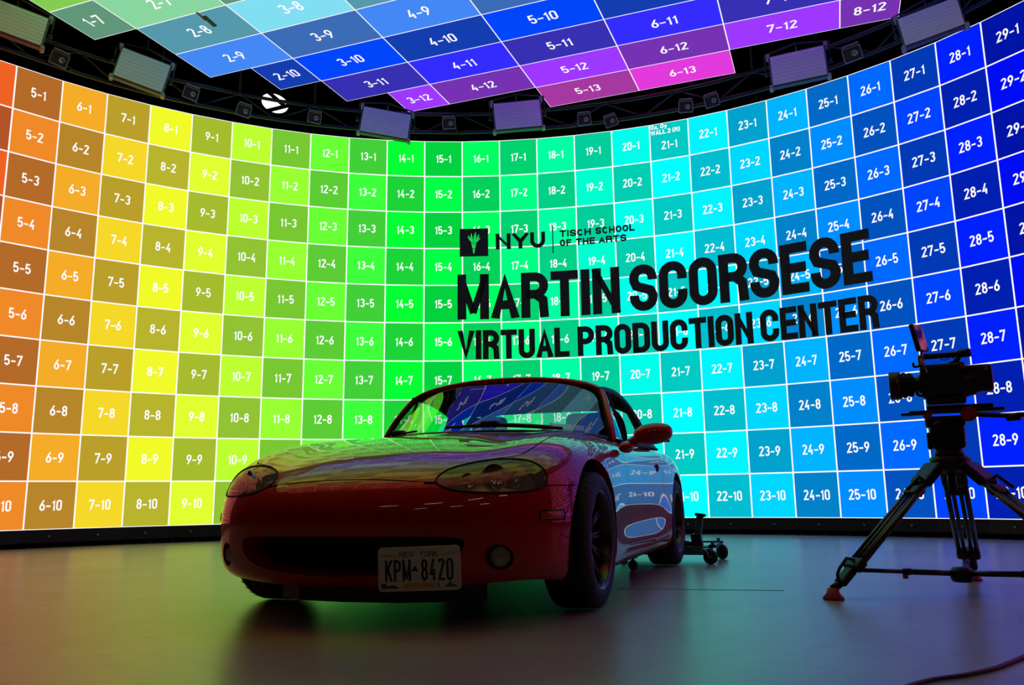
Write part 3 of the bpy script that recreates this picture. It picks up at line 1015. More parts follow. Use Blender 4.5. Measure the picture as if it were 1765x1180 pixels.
for sd in (1, -1):
    lamp_root = extract(3, 'headlight', M['lens'], car, side=sd)
    lamps.append((sd, lamp_root))
    hous = extract(3, 'lamp_housing', M['bezel'], lamp_root, side=sd, offset=.075)
    # rubber gasket around the lens
bm.free()

# gaskets, reflectors and bulbs of the headlights
UD = Vector((cos(HA), sin(HA), 0)); ND = Vector((sin(HA), -cos(HA), 0))
def lamp_pt(u, z, s=1):
    l, n_ = surf(UD * u + Vector((0, 0, z)) + ND * 1.5, -ND)
    if l is None: l = UD * u + Vector((0, 0, z)) + ND * .75
    return Vector((l.x * s, l.y, l.z))
for s, root in lamps:
    mir = lambda v: Vector((v.x * s, v.y, v.z))
    m = MB(); m.tube([lamp_pt(u, z, s) for u, z in HL], .0042, 8, closed=True)
    m.build('lamp_gasket', M['seam'], root)
    for nm, u, z, r, dep in (('turn_signal_bowl', -.005, .524, .032, .02), ('low_beam_bowl', .095, .540, .050, .03), ('high_beam_bowl', .190, .543, .045, .03)):
        c_ = lamp_pt(u, z, s) - mir(ND) * (.060 if u > .15 else .034)
        ax = -mir(ND)
        m = MB(); m.lathe([(r, 0), (r * .99, .004), (r * .93, .010), (r * .72, dep * .6), (r * .45, dep * .88), (r * .18, dep)], c_, ax, 32)
        m.build(nm, M['chrome'], root)
        m = MB()
        m.lathe([(r * 1.03, -.004), (r * 1.03, .004), (r * .95, .006), (r * .95, -.004)], c_, ax, 36, close=True)
        if nm == 'high_beam_bowl':
            m.lathe([(r * .62, .0), (r * .62, .02), (r * .54, .02), (r * .54, .0)], c_, ax, 32, close=True)
        m.build('bowl_ring', M['silver'], root)
        m = MB(); m.cyl(c_ + ax * dep * .95, c_ + ax * dep * .35, .008, .006, 12); m.sphere(c_ + ax * dep * .35, .0075, 10, 6)
        m.build('bulb', M['amber'] if nm[0] == 't' else M['silver'], root)
# under tray, wheel wells
m = MB(); m.box((0, 1.35, .19), (1.05, 3.2, .05)); m.box((0, -.34, .235), (.80, .36, .13))
m.box((0, 1.3, .25), (1.5, 1.15, .10)); m.box((0, 2.9, .35), (1.3, .4, .34)); m.build('underbody', M['interior'], car)
m = MB(); m.prism([(-.36, -.50), (-.32, -.62), (-.20, -.69), (0, -.71), (.22, -.69), (.40, -.62), (.50, -.50)], .088, .15, lambda u, v, d: Vector((u, v, d))); m.build('chin_tray', M['black_plastic'], car)
for cy_ in (0, 2.265):
    for s in (1, -1):
        m = MB(); n_ = 22; vs = []
        for i in range(n_ + 1):
            t_ = radians(-14 + 208 * i / n_)
            for xx in (.50, .80):
                vs.append((xx * s, cy_ - .01 + cos(t_) * .352, WR + sin(t_) * .352))
        fs = [(2 * i, 2 * i + 1, 2 * i + 3, 2 * i + 2) for i in range(n_)]
        m.add(vs, fs, True)
        m.add([vs[2 * i] for i in range(n_ + 1)] , [tuple(range(n_ + 1))])
        m.build('wheel_arch_liner', M['black_plastic'], car)
# radiator and bars in the mouth
m = MB(); m.box((0, -.56, .26), (.9, .03, .16))
for i in range(7): m.box((0, -.578, .20 + i * .02), (.88, .006, .004))
m.build('radiator', M['black_metal'], car)
# fog lamps
for s in (1, -1):
    l, n_ = surf((.59, -1.5, .25), (0, 1, 0))
    c_ = Vector((l.x * s, l.y + .028, l.z))
    m = MB(); ax = Vector((.28 * s, -.96, 0)).normalized()
    m.lathe([(.001, .012), (.02, .011), (.034, .005), (.038, -.004), (.040, -.02)], c_, ax, 28)
    o_ = m.build('fog_lamp', M['lens'], car)
    m = MB(); m.lathe([(.001, -.03), (.02, -.024), (.036, -.006)], c_, ax, 24); m.build('fog_lamp_bowl', M['bezel'], o_)
    m = MB(); m.lathe([(.047, -.004), (.038, .004), (.038, -.02), (.047, -.02)], c_, ax, 28, close=True); m.build('fog_lamp_ring', M['black_plastic'], o_)
# side marker lamps
for s in (1, -1):
    ring = []
    m = MB(); pts = []
    N_ = 12
    grid = []
    for iv in range(5):
        row = []
        for iu in range(N_ + 1):
            bx_ = .716 + .069 * iu / N_; yy = -.507 + .107 * iu / N_; zz = .379 + .033 * iv / 4
            l, n_ = surf((bx_ + .75, yy - .65, zz), (-.75, .65, 0))
            hgt = .006 * min(1, 4 * min(iu / N_, 1 - iu / N_) + .15) * (1 if 0 < iv < 4 else .1)
            l = l + n_ * hgt
            row.append(Vector((l.x * s, l.y, l.z)))
        grid.append(row)
    W_ = N_ + 1
    vs = [p_ for row in grid for p_ in row]
    m.add(vs, [(a_ * W_ + b_, a_ * W_ + b_ + 1, (a_ + 1) * W_ + b_ + 1, (a_ + 1) * W_ + b_) for a_ in range(4) for b_ in range(N_)], True)
    o_ = m.build('side_marker_lamp', M['amber'], car)
    m = MB(); loop = [grid[0][i] for i in range(W_)] + [grid[i][N_] for i in range(1, 5)] + [grid[4][i] for i in range(N_ - 1, -1, -1)] + [grid[i][0] for i in range(3, 0, -1)]
    m.tube(loop, .0028, 6, closed=True); m.build('lamp_gasket', M['seam'], o_)

# windscreen
WB = [(0, .455, .800), (.20, .47, .800), (.38, .53, .796), (.52, .64, .792), (.61, .76, .786), (.665, .88, .780)]
WT = [(0, 1.00, 1.118), (.18, 1.005, 1.114), (.34, 1.03, 1.103), (.46, 1.06, 1.086), (.535, 1.075, 1.062), (.585, 1.085, 1.03)]
def lerp(a_, b_, t_): return Vector(a_) * (1 - t_) + Vector(b_) * t_
def wsp(ix, t_):
    q_ = ix / 5; a2 = abs(q_)
    b_ = Vector((.668 * q_, .445 + .42 * a2 ** 2.3, .802 - .024 * a2 ** 2))
    c_ = Vector((.583 * q_, 1.055 + .05 * a2 ** 2.2, 1.130 - .088 * a2 ** 3.2))
    return b_ * (1 - t_) + c_ * t_ + Vector((0, -.001, .001)) * sin(pi * t_)
def grid_mesh(fn, nu, nv, name, material, parent, smooth=True, thick=0):
    m = MB(); vs = [fn(u / nu, v / nv) for v in range(nv + 1) for u in range(nu + 1)]
    W_ = nu + 1
    m.add(vs, [(v * W_ + u, v * W_ + u + 1, (v + 1) * W_ + u + 1, (v + 1) * W_ + u) for v in range(nv) for u in range(nu)], smooth)
    o = m.build(name, material, parent)
    if thick:
        sd = o.modifiers.new('thickness', 'SOLIDIFY'); sd.thickness = thick; sd.offset = 0
    return o
ws = grid_mesh(lambda u, v: wsp(-4.98 + 9.96 * u, v), 60, 14, 'windscreen', M['glass'], car)
def chain(pts, n=6):
    P3 = [Vector(p_) for p_ in pts]; out = []
    m_ = len(P3)
    for i in range(m_ - 1):
        p0, p1, p2, p3 = P3[max(i - 1, 0)], P3[i], P3[i + 1], P3[min(i + 2, m_ - 1)]
        for k_ in range(n):
            t_ = k_ / n
            out.append(.5 * ((2 * p1) + (p2 - p0) * t_ + (2 * p0 - 5 * p1 + 4 * p2 - p3) * t_ ** 2 + (3 * p1 - p0 - 3 * p2 + p3) * t_ ** 3))
    out.append(P3[-1]); return out
FR = [(.70, .89, .755), (.682, .92, .83), (.65, .985, .93), (.612, 1.065, 1.022), (.575, 1.10, 1.066), (.50, 1.105, 1.095), (.36, 1.09, 1.121), (.18, 1.075, 1.137), (0, 1.07, 1.142)]
FRL = chain(FR) ; FRL = FRL + [Vector((-p_.x, p_.y, p_.z)) for p_ in reversed(FRL[:-1])]
fr_ = [.0095 + .0085 * max(0, min(1, (.60 - abs(p_.x)) / .12)) for p_ in FRL]
m = MB(); m.tube(FRL, fr_, 12); m.tube([p_ + Vector((.006 * (1 if p_.x > 0 else -1), .022, .003)) for p_ in FRL], fr_, 12); m.build('windscreen_frame', M['paint'], car)
m = MB(); m.tube([p_ + Vector((-.010 * max(-1, min(1, p_.x / .4)), .022, -.008)) for p_ in FRL], [.007 + .007 * max(0, min(1, (.60 - abs(p_.x)) / .12)) for p_ in FRL], 8); m.build('inner_trim', M['interior'], car)
m = MB(); m.tube([p_ + Vector((-.022 * (1 if p_.x > 0 else -1) * min(1, abs(p_.x) / .4) * .5, -.006, -.008)) for p_ in FRL], .007, 8); m.build('windscreen_rubber', M['seam'], car)
m = MB()
cw = chain([Vector(p_) + Vector((0, -.03, -.014)) for p_ in WB]); cw = [Vector((-p_.x, p_.y, p_.z)) for p_ in reversed(cw[1:])] + cw
m.tube(cw, .022, 8, flat=.7); m.build('cowl_panel', M['black_plastic'], car)
# soft top
RW = [(1.09, 1.146, 1.066, .58), (1.17, 1.156, 1.078, .592), (1.35, 1.172, 1.082, .605), (1.55, 1.168, 1.062, .615), (1.72, 1.150, 1.030, .622), (1.86, 1.112, .975, .635), (1.98, 1.05, .905, .65), (2.1, .965, .84, .66), (2.24, .84, .775, .67)]
def roofp(u, vi):
    i0 = min(int(vi), len(RW) - 2); fr = vi - i0
    y_, zc_, ze_, xe_ = [a_ * (1 - fr) + b_ * fr for a_, b_ in zip(RW[i0], RW[i0 + 1])]
    x_ = u * xe_
    return Vector((x_, y_, ze_ + (zc_ - ze_) * (1 - abs(u) ** 2.6)))
m = MB(); NU = 28; NV = 40; nmax = len(RW) - 1
vs = [roofp(-1 + 2 * u / NU, nmax * v / NV) for v in range(NV + 1) for u in range(NU + 1)]
def isw(u, v):      # wide centre pane with a tall narrow pane on each side
    a_ = abs(-1 + 2 * (u + .5) / NU); r_ = nmax * (v + .5) / NV
    return (a_ < .56 and 5.75 < r_ < 7.65) or (.70 < a_ < .92 and 4.9 < r_ < 7.65)
fs = [(v * (NU + 1) + u, v * (NU + 1) + u + 1, (v + 1) * (NU + 1) + u + 1, (v + 1) * (NU + 1) + u) for v in range(NV) for u in range(NU) if not isw(u, v)]
m.add(vs, fs, True)
for s in (1, -1):   # rear quarter panels
    top = [roofp(s, 4.1 + 3.9 * i / 12) for i in range(13)]
    bot = [Vector((s * (.735 - .02 * i / 12), 1.80 + .46 * i / 12, .765 + .01 * i / 12)) for i in range(13)]
    mid = [lerp(a_, b_, .5) + Vector((s * .012, 0, 0)) for a_, b_ in zip(top, bot)]
    vs = top + mid + bot
    m.add(vs, [(i, i + 1, 13 + i + 1, 13 + i) for i in range(12)] + [(13 + i, 14 + i, 27 + i, 26 + i) for i in range(12)], True)
roof = m.build('soft_top', M['cloth_top'], car)
sd = roof.modifiers.new('thickness', 'SOLIDIFY'); sd.thickness = .012; sd.offset = -1
for s in (1, -1):
    m = MB(); m.tube(chain([roofp(s, v) + Vector((0, 0, -.01)) for v in (0, 1, 2, 3, 4, 4.6)] + [Vector((s * .67, 1.86, .90)), Vector((s * .715, 1.83, .77))]), .018, 8)
    m.build('roof_rail', M['black_plastic'], roof)
m = MB()
vs = [roofp((-.935 + 1.87 * u / 12), 4.85 + 2.9 * v / 8) - Vector((0, 0, .004)) for v in range(9) for u in range(13)]
m.add(vs, [(v * 13 + u, v * 13 + u + 1, (v + 1) * 13 + u + 1, (v + 1) * 13 + u) for v in range(8) for u in range(12)], True)
m.build('rear_window', glass_mat('rear_window_glass', (.9, .92, .92, 1)), roof)
m = MB()
for s in (1, -1):
    m.tube([Vector((s * .0, 1.32, 1.155)), Vector((s * .3, 1.32, 1.148)), Vector((s * .59, 1.32, 1.07))], .012, 6)
    m.tube([Vector((s * .0, 1.66, 1.145)), Vector((s * .3, 1.66, 1.135)), Vector((s * .60, 1.66, 1.03))], .012, 6)
m.build('roof_bow', M['black_metal'], roof)
# quarter lights with divider bars
for s in (1, -1):
    A_, B_, C_, D_ = Vector((s * .705, .90, .762)), Vector((s * .60, 1.10, 1.05)), Vector((s * .61, 1.20, 1.052)), Vector((s * .712, 1.15, .762))
    m = MB(); m.add([A_, D_, C_, B_], [(0, 1, 2, 3)]); gl = m.build('quarter_light', M['glass'], car)
    m = MB(); m.tube([D_, C_], .009, 8); m.tube([A_ + Vector((0, .02, 0)), D_], .008, 8); m.build('divider_bar', M['seam'], gl)
    m = MB(); m.tube([Vector((s * .722, .93, .752)), Vector((s * .735, 1.3, .752)), Vector((s * .735, 1.8, .762))], .012, 8); m.build('window_seal', M['seam'], car)
# wing mirror on the driver's side
m = MB(); n_ = 20
for i in range(1): pass
prof = []
def mirr(a_, b_):
    t_ = -pi / 2 + pi * b_; ph = 2 * pi * a_
    ex = abs(cos(t_)) ** .75
    return Vector((.955 + sin(t_) * .098 , .665 + cos(ph) * ex * .062 * (1 if cos(ph) < 0 else .55), .768 + sin(ph) * ex * .054 + sin(t_) * .006))
grid_mesh(lambda u, v: mirr(u, v), 28, 18, 'wing_mirror', M['paint'], car)
m = MB(); m.tube(chain([(.805, .69, .695), (.825, .685, .715), (.86, .675, .735), (.90, .67, .755)]), [.045] * 4 + [.040] * 6 + [.034] * 6 + [.035] * 3 if False else .036, 14, flat=.75); m.sphere((.822, .635, .703), .048, 18, 12, (.8, 1.25, .62)); m.build('mirror_foot', M['paint'], car)
m = MB(); m.box((.955, .705, .768), (.15, .006, .085)); m.build('mirror_glass', M['chrome'], car)
# door handles
for s in (1, -1):
    l, n_ = surf((1.5, 1.62, .635), (-1, 0, 0))
    m = MB(); m.bbox((s * (l.x + .003), 1.62, .635), (.018, .085, .026), .006); m.build('door_handle', M['paint'], car)
    m = MB(); m.bbox((s * (l.x + .004), 1.585, .612), (.012, .022, .018), .004); m.build('lock_barrel', M['black_plastic'], car)
# tail lamps
for s in (1, -1):
    m = MB(); m.sphere((s * .56, 3.07, .56), .1, 20, 12, (1.3, .55, .6)); m.build('tail_lamp', M['redlens'], car)
# wipers
m = MB(); m.tube(chain([(.36, .46, .815), (.30, .455, .822), (.15, .43, .830)]), .007, 6); m.bbox((.17, .415, .832), (.10, .04, .03), .014)
m.tube(chain([(-.08, .43, .822), (.18, .425, .824), (.35, .49, .818), (.50, .60, .808)]), [.008] * 4 + [.012] * 12 + [.009] * 3, 6)
m.build('wiper', M['black_plastic'], car)
m = MB(); m.tube(chain([(-.46, .60, .803), (-.38, .52, .806), (-.26, .46, .812)]), .006, 6); m.bbox((-.40, .53, .808), (.08, .05, .035), .014); m.build('wiper', M['black_plastic'], car)
# interior: tub, dash, seats, steering wheel, roll bar, mirror, papers
m = MB(); m.box((0, 1.35, .25), (1.3, 1.4, .1)); m.box((0, 2.02, .52), (1.3, .1, .5)); m.box((.67, 1.35, .45), (.04, 1.3, .55)); m.box((-.67, 1.35, .45), (.04, 1.3, .55)); m.box((0, 1.3, .36), (.22, 1.2, .2)); m.build('cabin_tub', M['interior'], car)
m = MB(); m.bbox((0, .80, .70), (1.24, .34, .14), .05); m.bbox((.33, .93, .745), (.36, .2, .07), .03); m.build('dashboard', M['interior'], car)
for s in (1, -1):
    m = MB(); m.bbox((s * .33, 1.35, .36), (.46, .5, .14), .05); m.bbox((s * .33, 1.66, .62), (.44, .14, .56), .06, Matrix.Rotation(radians(-12), 3, 'X')); m.bbox((s * .33, 1.74, .925), (.25, .09, .14), .04, Matrix.Rotation(radians(-10), 3, 'X'))
    m.build('seat', M['interior'], car)
m = MB(); m.tube([(.33 + .165 * cos(2 * pi * i / 24), 1.02 + .165 * sin(2 * pi * i / 24) * .35, .70 + .165 * sin(2 * pi * i / 24) * .93) for i in range(24)], .014, 8, closed=True)
m.box((.33, 1.01, .70), (.30, .03, .03)); m.cyl((.33, 1.01, .70), (.33, .85, .66), .03); m.build('steering_wheel', M['black_plastic'], car)
m = MB(); m.tube(chain([(-.56, 1.86, .5), (-.56, 1.86, .86), (-.50, 1.86, 1.0), (-.38, 1.86, 1.035), (.38, 1.86, 1.035), (.50, 1.86, 1.0), (.56, 1.86, .86), (.56, 1.86, .5)]), .021, 10)
m.tube([(.50, 1.86, 1.0), (-.15, 1.86, .70)], .021, 10); m.tube([(-.56, 1.86, .82), (.56, 1.86, .82)], .02, 10); m.build('roll_bar', M['black_metal'], car)
m = MB(); m.bbox((-.02, 1.02, 1.045), (.22, .03, .055), .012); m.cyl((-.02, 1.03, 1.07), (-.02, 1.03, 1.11), .008); m.build('rear_view_mirror', M['black_plastic'], car)
pp = mat('paper_label', rgb(190, 190, 180), .6, noise=.1, scale=80)
for (ix, t_, w_, h_) in ((3.55, .13, .13, .05), (4.15, .13, .07, .045), (-1.0, .90, .10, .02)):
    c_ = wsp(ix, t_); e1 = (wsp(ix + .1, t_) - wsp(ix - .1, t_)).normalized(); e2 = (wsp(ix, t_ + .05) - wsp(ix, t_ - .05)).normalized(); nn = e1.cross(e2)
    m = MB(); m.add([c_ + e1 * a_ * w_ / 2 + e2 * b_ * h_ / 2 - nn * .006 * (1 if nn.y < 0 else -1) for a_, b_ in ((-1, -1), (1, -1), (1, 1), (-1, 1))], [(0, 1, 2, 3)]); m.build('windscreen_label', pp, ws)

# wheels
def wheel(s, cy_, cx_=.735):
    m = MB(); hw = .100
    R_ = .283
    pr = [(.196, -hw * .93), (.205, -hw * 1.0), (.225, -hw * 1.04), (.25, -hw * 1.02), (.268, -hw * .93), (.279, -hw * .78), (R_, -hw * .62)]
    g_ = []
    for gx in (-.045, 0.0, .045):
        g_ += [(R_, gx - .006), (R_ - .007, gx - .005), (R_ - .007, gx + .005), (R_, gx + .006)]
    pr = pr + g_ + [(r_, -h_) for r_, h_ in reversed(pr)]
    m.lathe(pr, (0, 0, 0), (1, 0, 0), 72)
    # diagonal tread cuts shown as low blocks
    for i in range(44):
        for k_, (xa, xb) in enumerate(((-.088, -.052), (.052, .088))):
            t_ = 2 * pi * (i + .5 * k_) / 44
            P_ = []
            for (xx, dt) in ((xa, 0), (xb, .055), (xb, .085), (xa, .03)):
                rr = R_ + .0012 - (0.004 if abs(xx) > .08 else 0)
                P_.append(Vector((xx, cos(t_ + dt) * rr, sin(t_ + dt) * rr)))
            m.add(P_, [(0, 1, 2, 3)])
    t = m.build('wheel', M['rubber'], car)
    t.location = (s * cx_, cy_, WR)
    o_ = s * hw
    m = MB()
    m.lathe([(.206, o_ * .96), (.212, o_ * .99), (.204, o_ * 1.0), (.196, o_ * .93), (.190, o_ * .80), (.182, o_ * .2), (.180, -o_ * .85), (.2, -o_ * .95)], (0, 0, 0), (1, 0, 0), 64)
    m.lathe([(.180, -o_ * .3), (.06, -o_ * .35)], (0, 0, 0), (1, 0, 0), 40)
    m.build('rim', M['rim'], t)
    for i in range(10):
        m = MB()
        for dv in (-.075, .075):
            t_ = 2 * pi * i / 10 + .1; t2 = t_ + dv
            a_ = Vector((o_ * .30, cos(t_ + dv * .9) * .045, sin(t_ + dv * .9) * .045)); b_ = Vector((o_ * .42, cos(t2) * .11, sin(t2) * .11)); c_ = Vector((o_ * .60, cos(t2 * 1.0) * .184, sin(t2) * .184))
            m.tube([a_, b_, c_], [.0095, .0075, .009], 6, flat=1.1)
        m.build('spoke', M['rim'], t)
    m = MB(); m.lathe([(.001, o_ * .52), (.028, o_ * .5), (.034, o_ * .42), (.05, o_ * .34), (.058, o_ * .1)], (0, 0, 0), (1, 0, 0), 24)
    for i in range(4):
        t_ = pi / 4 + i * pi / 2; m.cyl((o_ * .32, cos(t_) * .045, sin(t_) * .045), (o_ * .46, cos(t_) * .045, sin(t_) * .045), .008, n=6)
    m.build('wheel_hub', M['rim'], t)
    m = MB(); m.cyl((-o_ * .02, 0, 0), (-o_ * .16, 0, 0), .128, n=32); m.build('brake_disc', M['silver'], t)
for cy_ in (0, 2.265):
    for s in (1, -1): wheel(s, cy_)

# number plate
plate_m = mat('plate_white', rgb(205, 200, 180), .45, noise=.04, scale=60)
plate_ink = mat('plate_ink', rgb(24, 28, 48), .5, noise=.05, scale=60)
plate_gold = mat('plate_gold', rgb(205, 150, 70), .5, noise=.08, scale=40)
plate_blue = mat('plate_blue', rgb(50, 75, 120), .5, noise=.08, scale=40)
PL = Matrix.Translation((.362, -.806, .2225)) @ Matrix.Rotation(radians(6), 4, 'Z') @ Matrix.Rotation(radians(-2.2), 4, 'Y')
def rrect(w, h, r, n=6):
    o = []
    for cx_, cy_, a0 in ((w / 2 - r, h / 2 - r, 0), (-w / 2 + r, h / 2 - r, 90), (-w / 2 + r, -h / 2 + r, 180), (w / 2 - r, -h / 2 + r, 270)):
        o += [(cx_ + r * cos(radians(a0 + 90 * i / n)), cy_ + r * sin(radians(a0 + 90 * i / n))) for i in range(n + 1)]
    return o
pf = lambda u, v, d: PL @ Vector((u, -d, v))
m = MB(); m.prism(rrect(.305, .152, .016), 0, .003, pf); plate = m.build('number_plate', plate_m, car)
m = MB(); m.tube([pf(u, v, .003) for u, v in rrect(.297, .144, .014)], .0018, 6, closed=True); m.build('plate_rim', plate_m, plate)
m = MB(); lay, wd = text_layout('KPM', .0265, .074, .0082, .0060)
x0 = -.126
for ch, st in lay: 
  for q_, l_ in enumerate(st): strokes_mesh(m, [l_], .0055 if ch == 'M' and q_ in (1, 2) else .0082, lambda u, v, d: pf(x0 + u, -.042 + v, .003 + d), .002, clip=(0, .074))
lay, wd = text_layout('8420', .0252, .074, .0082, .0060, wtab={'4': .95})
x0 = .008
for ch, st in lay: strokes_mesh(m, st, .0082, lambda u, v, d: pf(x0 + u, -.042 + v, .003 + d), .002, clip=(0, .074))
m.prism([(-.030, -.005), (-.022, -.001), (-.016, .008), (-.010, .010), (-.009, -.001), (-.003, -.009), (-.009, -.011), (-.013, -.008), (-.027, -.008)], .003, .0045, pf)
m.build('plate_characters', plate_ink, plate)
m = MB(); lay, wd = text_layout('NEW', .0145, .0185, .0026, .0022)
for x0, wd_ in ((-.071, 'NEW'), (.004, 'YORK')):
    lay, wd = text_layout(wd_, .0150, .0185, .0026, .0022)
    for ch, st in lay:
        strokes_mesh(m, st, .0026, lambda u, v, d: pf(x0 + u, .040 + v, .0035))
        for l in st:            # serifs
            for (a_, b_) in ((l[0], 0), (l[-1], 0)):
                if a_[1] < .003 or a_[1] > .0155:
                    strokes_mesh(m, [[(a_[0] - .0032, a_[1]), (a_[0] + .0032, a_[1])]], .0012, lambda u, v, d: pf(x0 + u, .040 + v, .0035))
m.build('plate_heading', plate_ink, plate)
m = MB()
for u0, u1 in ((-.140, -.080), (.080, .140)): m.prism([(u0, .044), (u1, .044), (u1, .051), (u0, .051)], .003, .0034, pf)
m.prism([(-.058, -.066), (.060, -.066), (.060, -.049), (-.058, -.049)], .003, .0034, pf); m.build('plate_bands', plate_gold, plate)
m = MB()
m.prism([(-.142, -.066), (-.072, -.066), (-.085, -.058), (-.10, -.052), (-.115, -.058), (-.13, -.046), (-.142, -.048)], .003, .0034, pf)
m.prism([(.066, -.064), (.074, -.064), (.0715, -.046), (.069, -.046)], .003, .0034, pf)
m.prism([(.088, -.064), (.142, -.064), (.132, -.058), (.124, -.056), (.118, -.052), (.113, -.042), (.108, -.053), (.10, -.057)], .003, .0034, pf)
m.build('plate_skyline', plate_blue, plate)

# ------------------------------------------------------------------ floor jack behind the rear wheel
def floor_at(px, py, z=0.0):
    d = pixel_ray(px, py); t = (z - CAM_H) / d.z
    return Vector((0, 0, CAM_H)) + d * t
JL = .66; ja = CR_
B_ = Vector((CX, CY, 0)) + Matrix.Rotation(CR_, 3, 'Z') @ Vector((1.03, 2.635, 0))
jack = empty('floor_jack', (B_.x, B_.y, 0), ja, label='low trolley jack with upright handle socket and casters beside the rear wheel', cat='jack')
M['jack'] = mat('jack_teal_paint', rgb(70, 110, 105), .35, .3, noise=.12, scale=30)
M['jack_pink'] = mat('caster_bracket_zinc', rgb(160, 150, 155), .3, .8, noise=.1, scale=30)
m = MB()
for s in (1, -1): m.bbox((-JL / 2 + .02, s * .07, .075), (JL - .10, .012, .06), .004)
m.bbox((-.08, 0, .085), (.10, .15, .04), .008); m.build('side_frame', M['jack'], jack)
m = MB(); m.box((0, 0, .115), (.05, .50, .02)); m.box((-.03, .10, .128), (.14, .03, .012)); m.cyl((.0, -.22, .11), (.0, -.22, .14), .012); m.cyl((.0, .18, .11), (.0, .18, .15), .012); m.build('rear_axle_plate', M['black_metal'], jack)
for x_, y_, r_ in ((-.01, -.29, .048), (.02, .20, .052)):
    m = MB(); m.lathe([(.006, -.014), (r_ * .8, -.016), (r_, -.010), (r_, .010), (r_ * .8, .016), (.006, .014)], (x_, y_, r_), (.25 if y_ < 0 else .9, 1, 0), 24)
    w_ = m.build('caster_wheel', M['rubber'], jack)
    m = MB()
    ax = Vector((.25 if y_ < 0 else .9, 1, 0)).normalized()
    for s in (1, -1):
        c_ = Vector((x_, y_, r_)) + ax * .02 * s
        m.tube([c_, c_ + Vector((-.015, 0, .035)), Vector((x_ - .03, y_, .10)) + ax * .02 * s], [.012, .018, .022], 8, flat=.3)
    m.box((x_ - .03, y_, .100), (.05, .05, .008)); m.build('caster_bracket', M['jack_pink'], w_)
m = MB(); m.lathe([(.006, -.02), (.028, -.02), (.03, -.01), (.03, .01), (.028, .02), (.006, .02)], (-JL, 0, .03), (0, 1, 0), 20); m.build('front_roller', M['black_metal'], jack)
m = MB(); m.bbox((-.13, 0, .14), (.07, .09, .10), .01, Matrix.Rotation(radians(-8), 3, 'Y')); m.cyl((-.13, -.05, .12), (-.13, .05, .12), .02); m.build('handle_yoke', M['black_metal'], jack)
m = MB(); m.bbox((-.112, 0, .235), (.05, .045, .15), .012, Matrix.Rotation(radians(9), 3, 'Y')); m.build('handle_socket', M['jack'], jack)
m = MB(); m.lathe([(.001, .012), (.036, .011), (.040, .004), (.038, -.006), (.024, -.014), (.001, -.014)], (-.098, 0, .318), (.15, 0, 1), 24); m.build('socket_cap', M['black_metal'], jack)
m = MB(); m.tube([(-.16, 0, .11), (-.30, 0, .13), (-JL + .05, 0, .11)], [.02, .03, .03], 10); m.lathe([(.001, .02), (.04, .02), (.045, .01), (.04, 0), (.001, 0)], (-JL + .06, 0, .12), (0, 0, 1), 20); m.build('lift_arm', M['black_metal'], jack)

cq = Vector((CX, CY, 0)) + Matrix.Rotation(CR_, 3, 'Z') @ Vector((.60, 1.80, 0))
ct = empty('caster_wheel', cq, CR_, label='small black caster on the floor under the car sill ahead of the rear wheel', cat='caster')
m = MB(); m.lathe([(.006, -.012), (.026, -.014), (.032, -.008), (.032, .008), (.026, .014), (.006, .012)], (0, 0, .032), (.5, 1, 0), 20); m.build('wheel', M['rubber'], ct)
m = MB(); m.cyl((0, 0, .03), (0, 0, .078), .010, n=10); m.box((0, 0, .078), (.05, .05, .006)); m.cyl((-.01, -.02, .032), (.01, .02, .032), .006, n=8); m.build('bracket', M['black_metal'], ct)

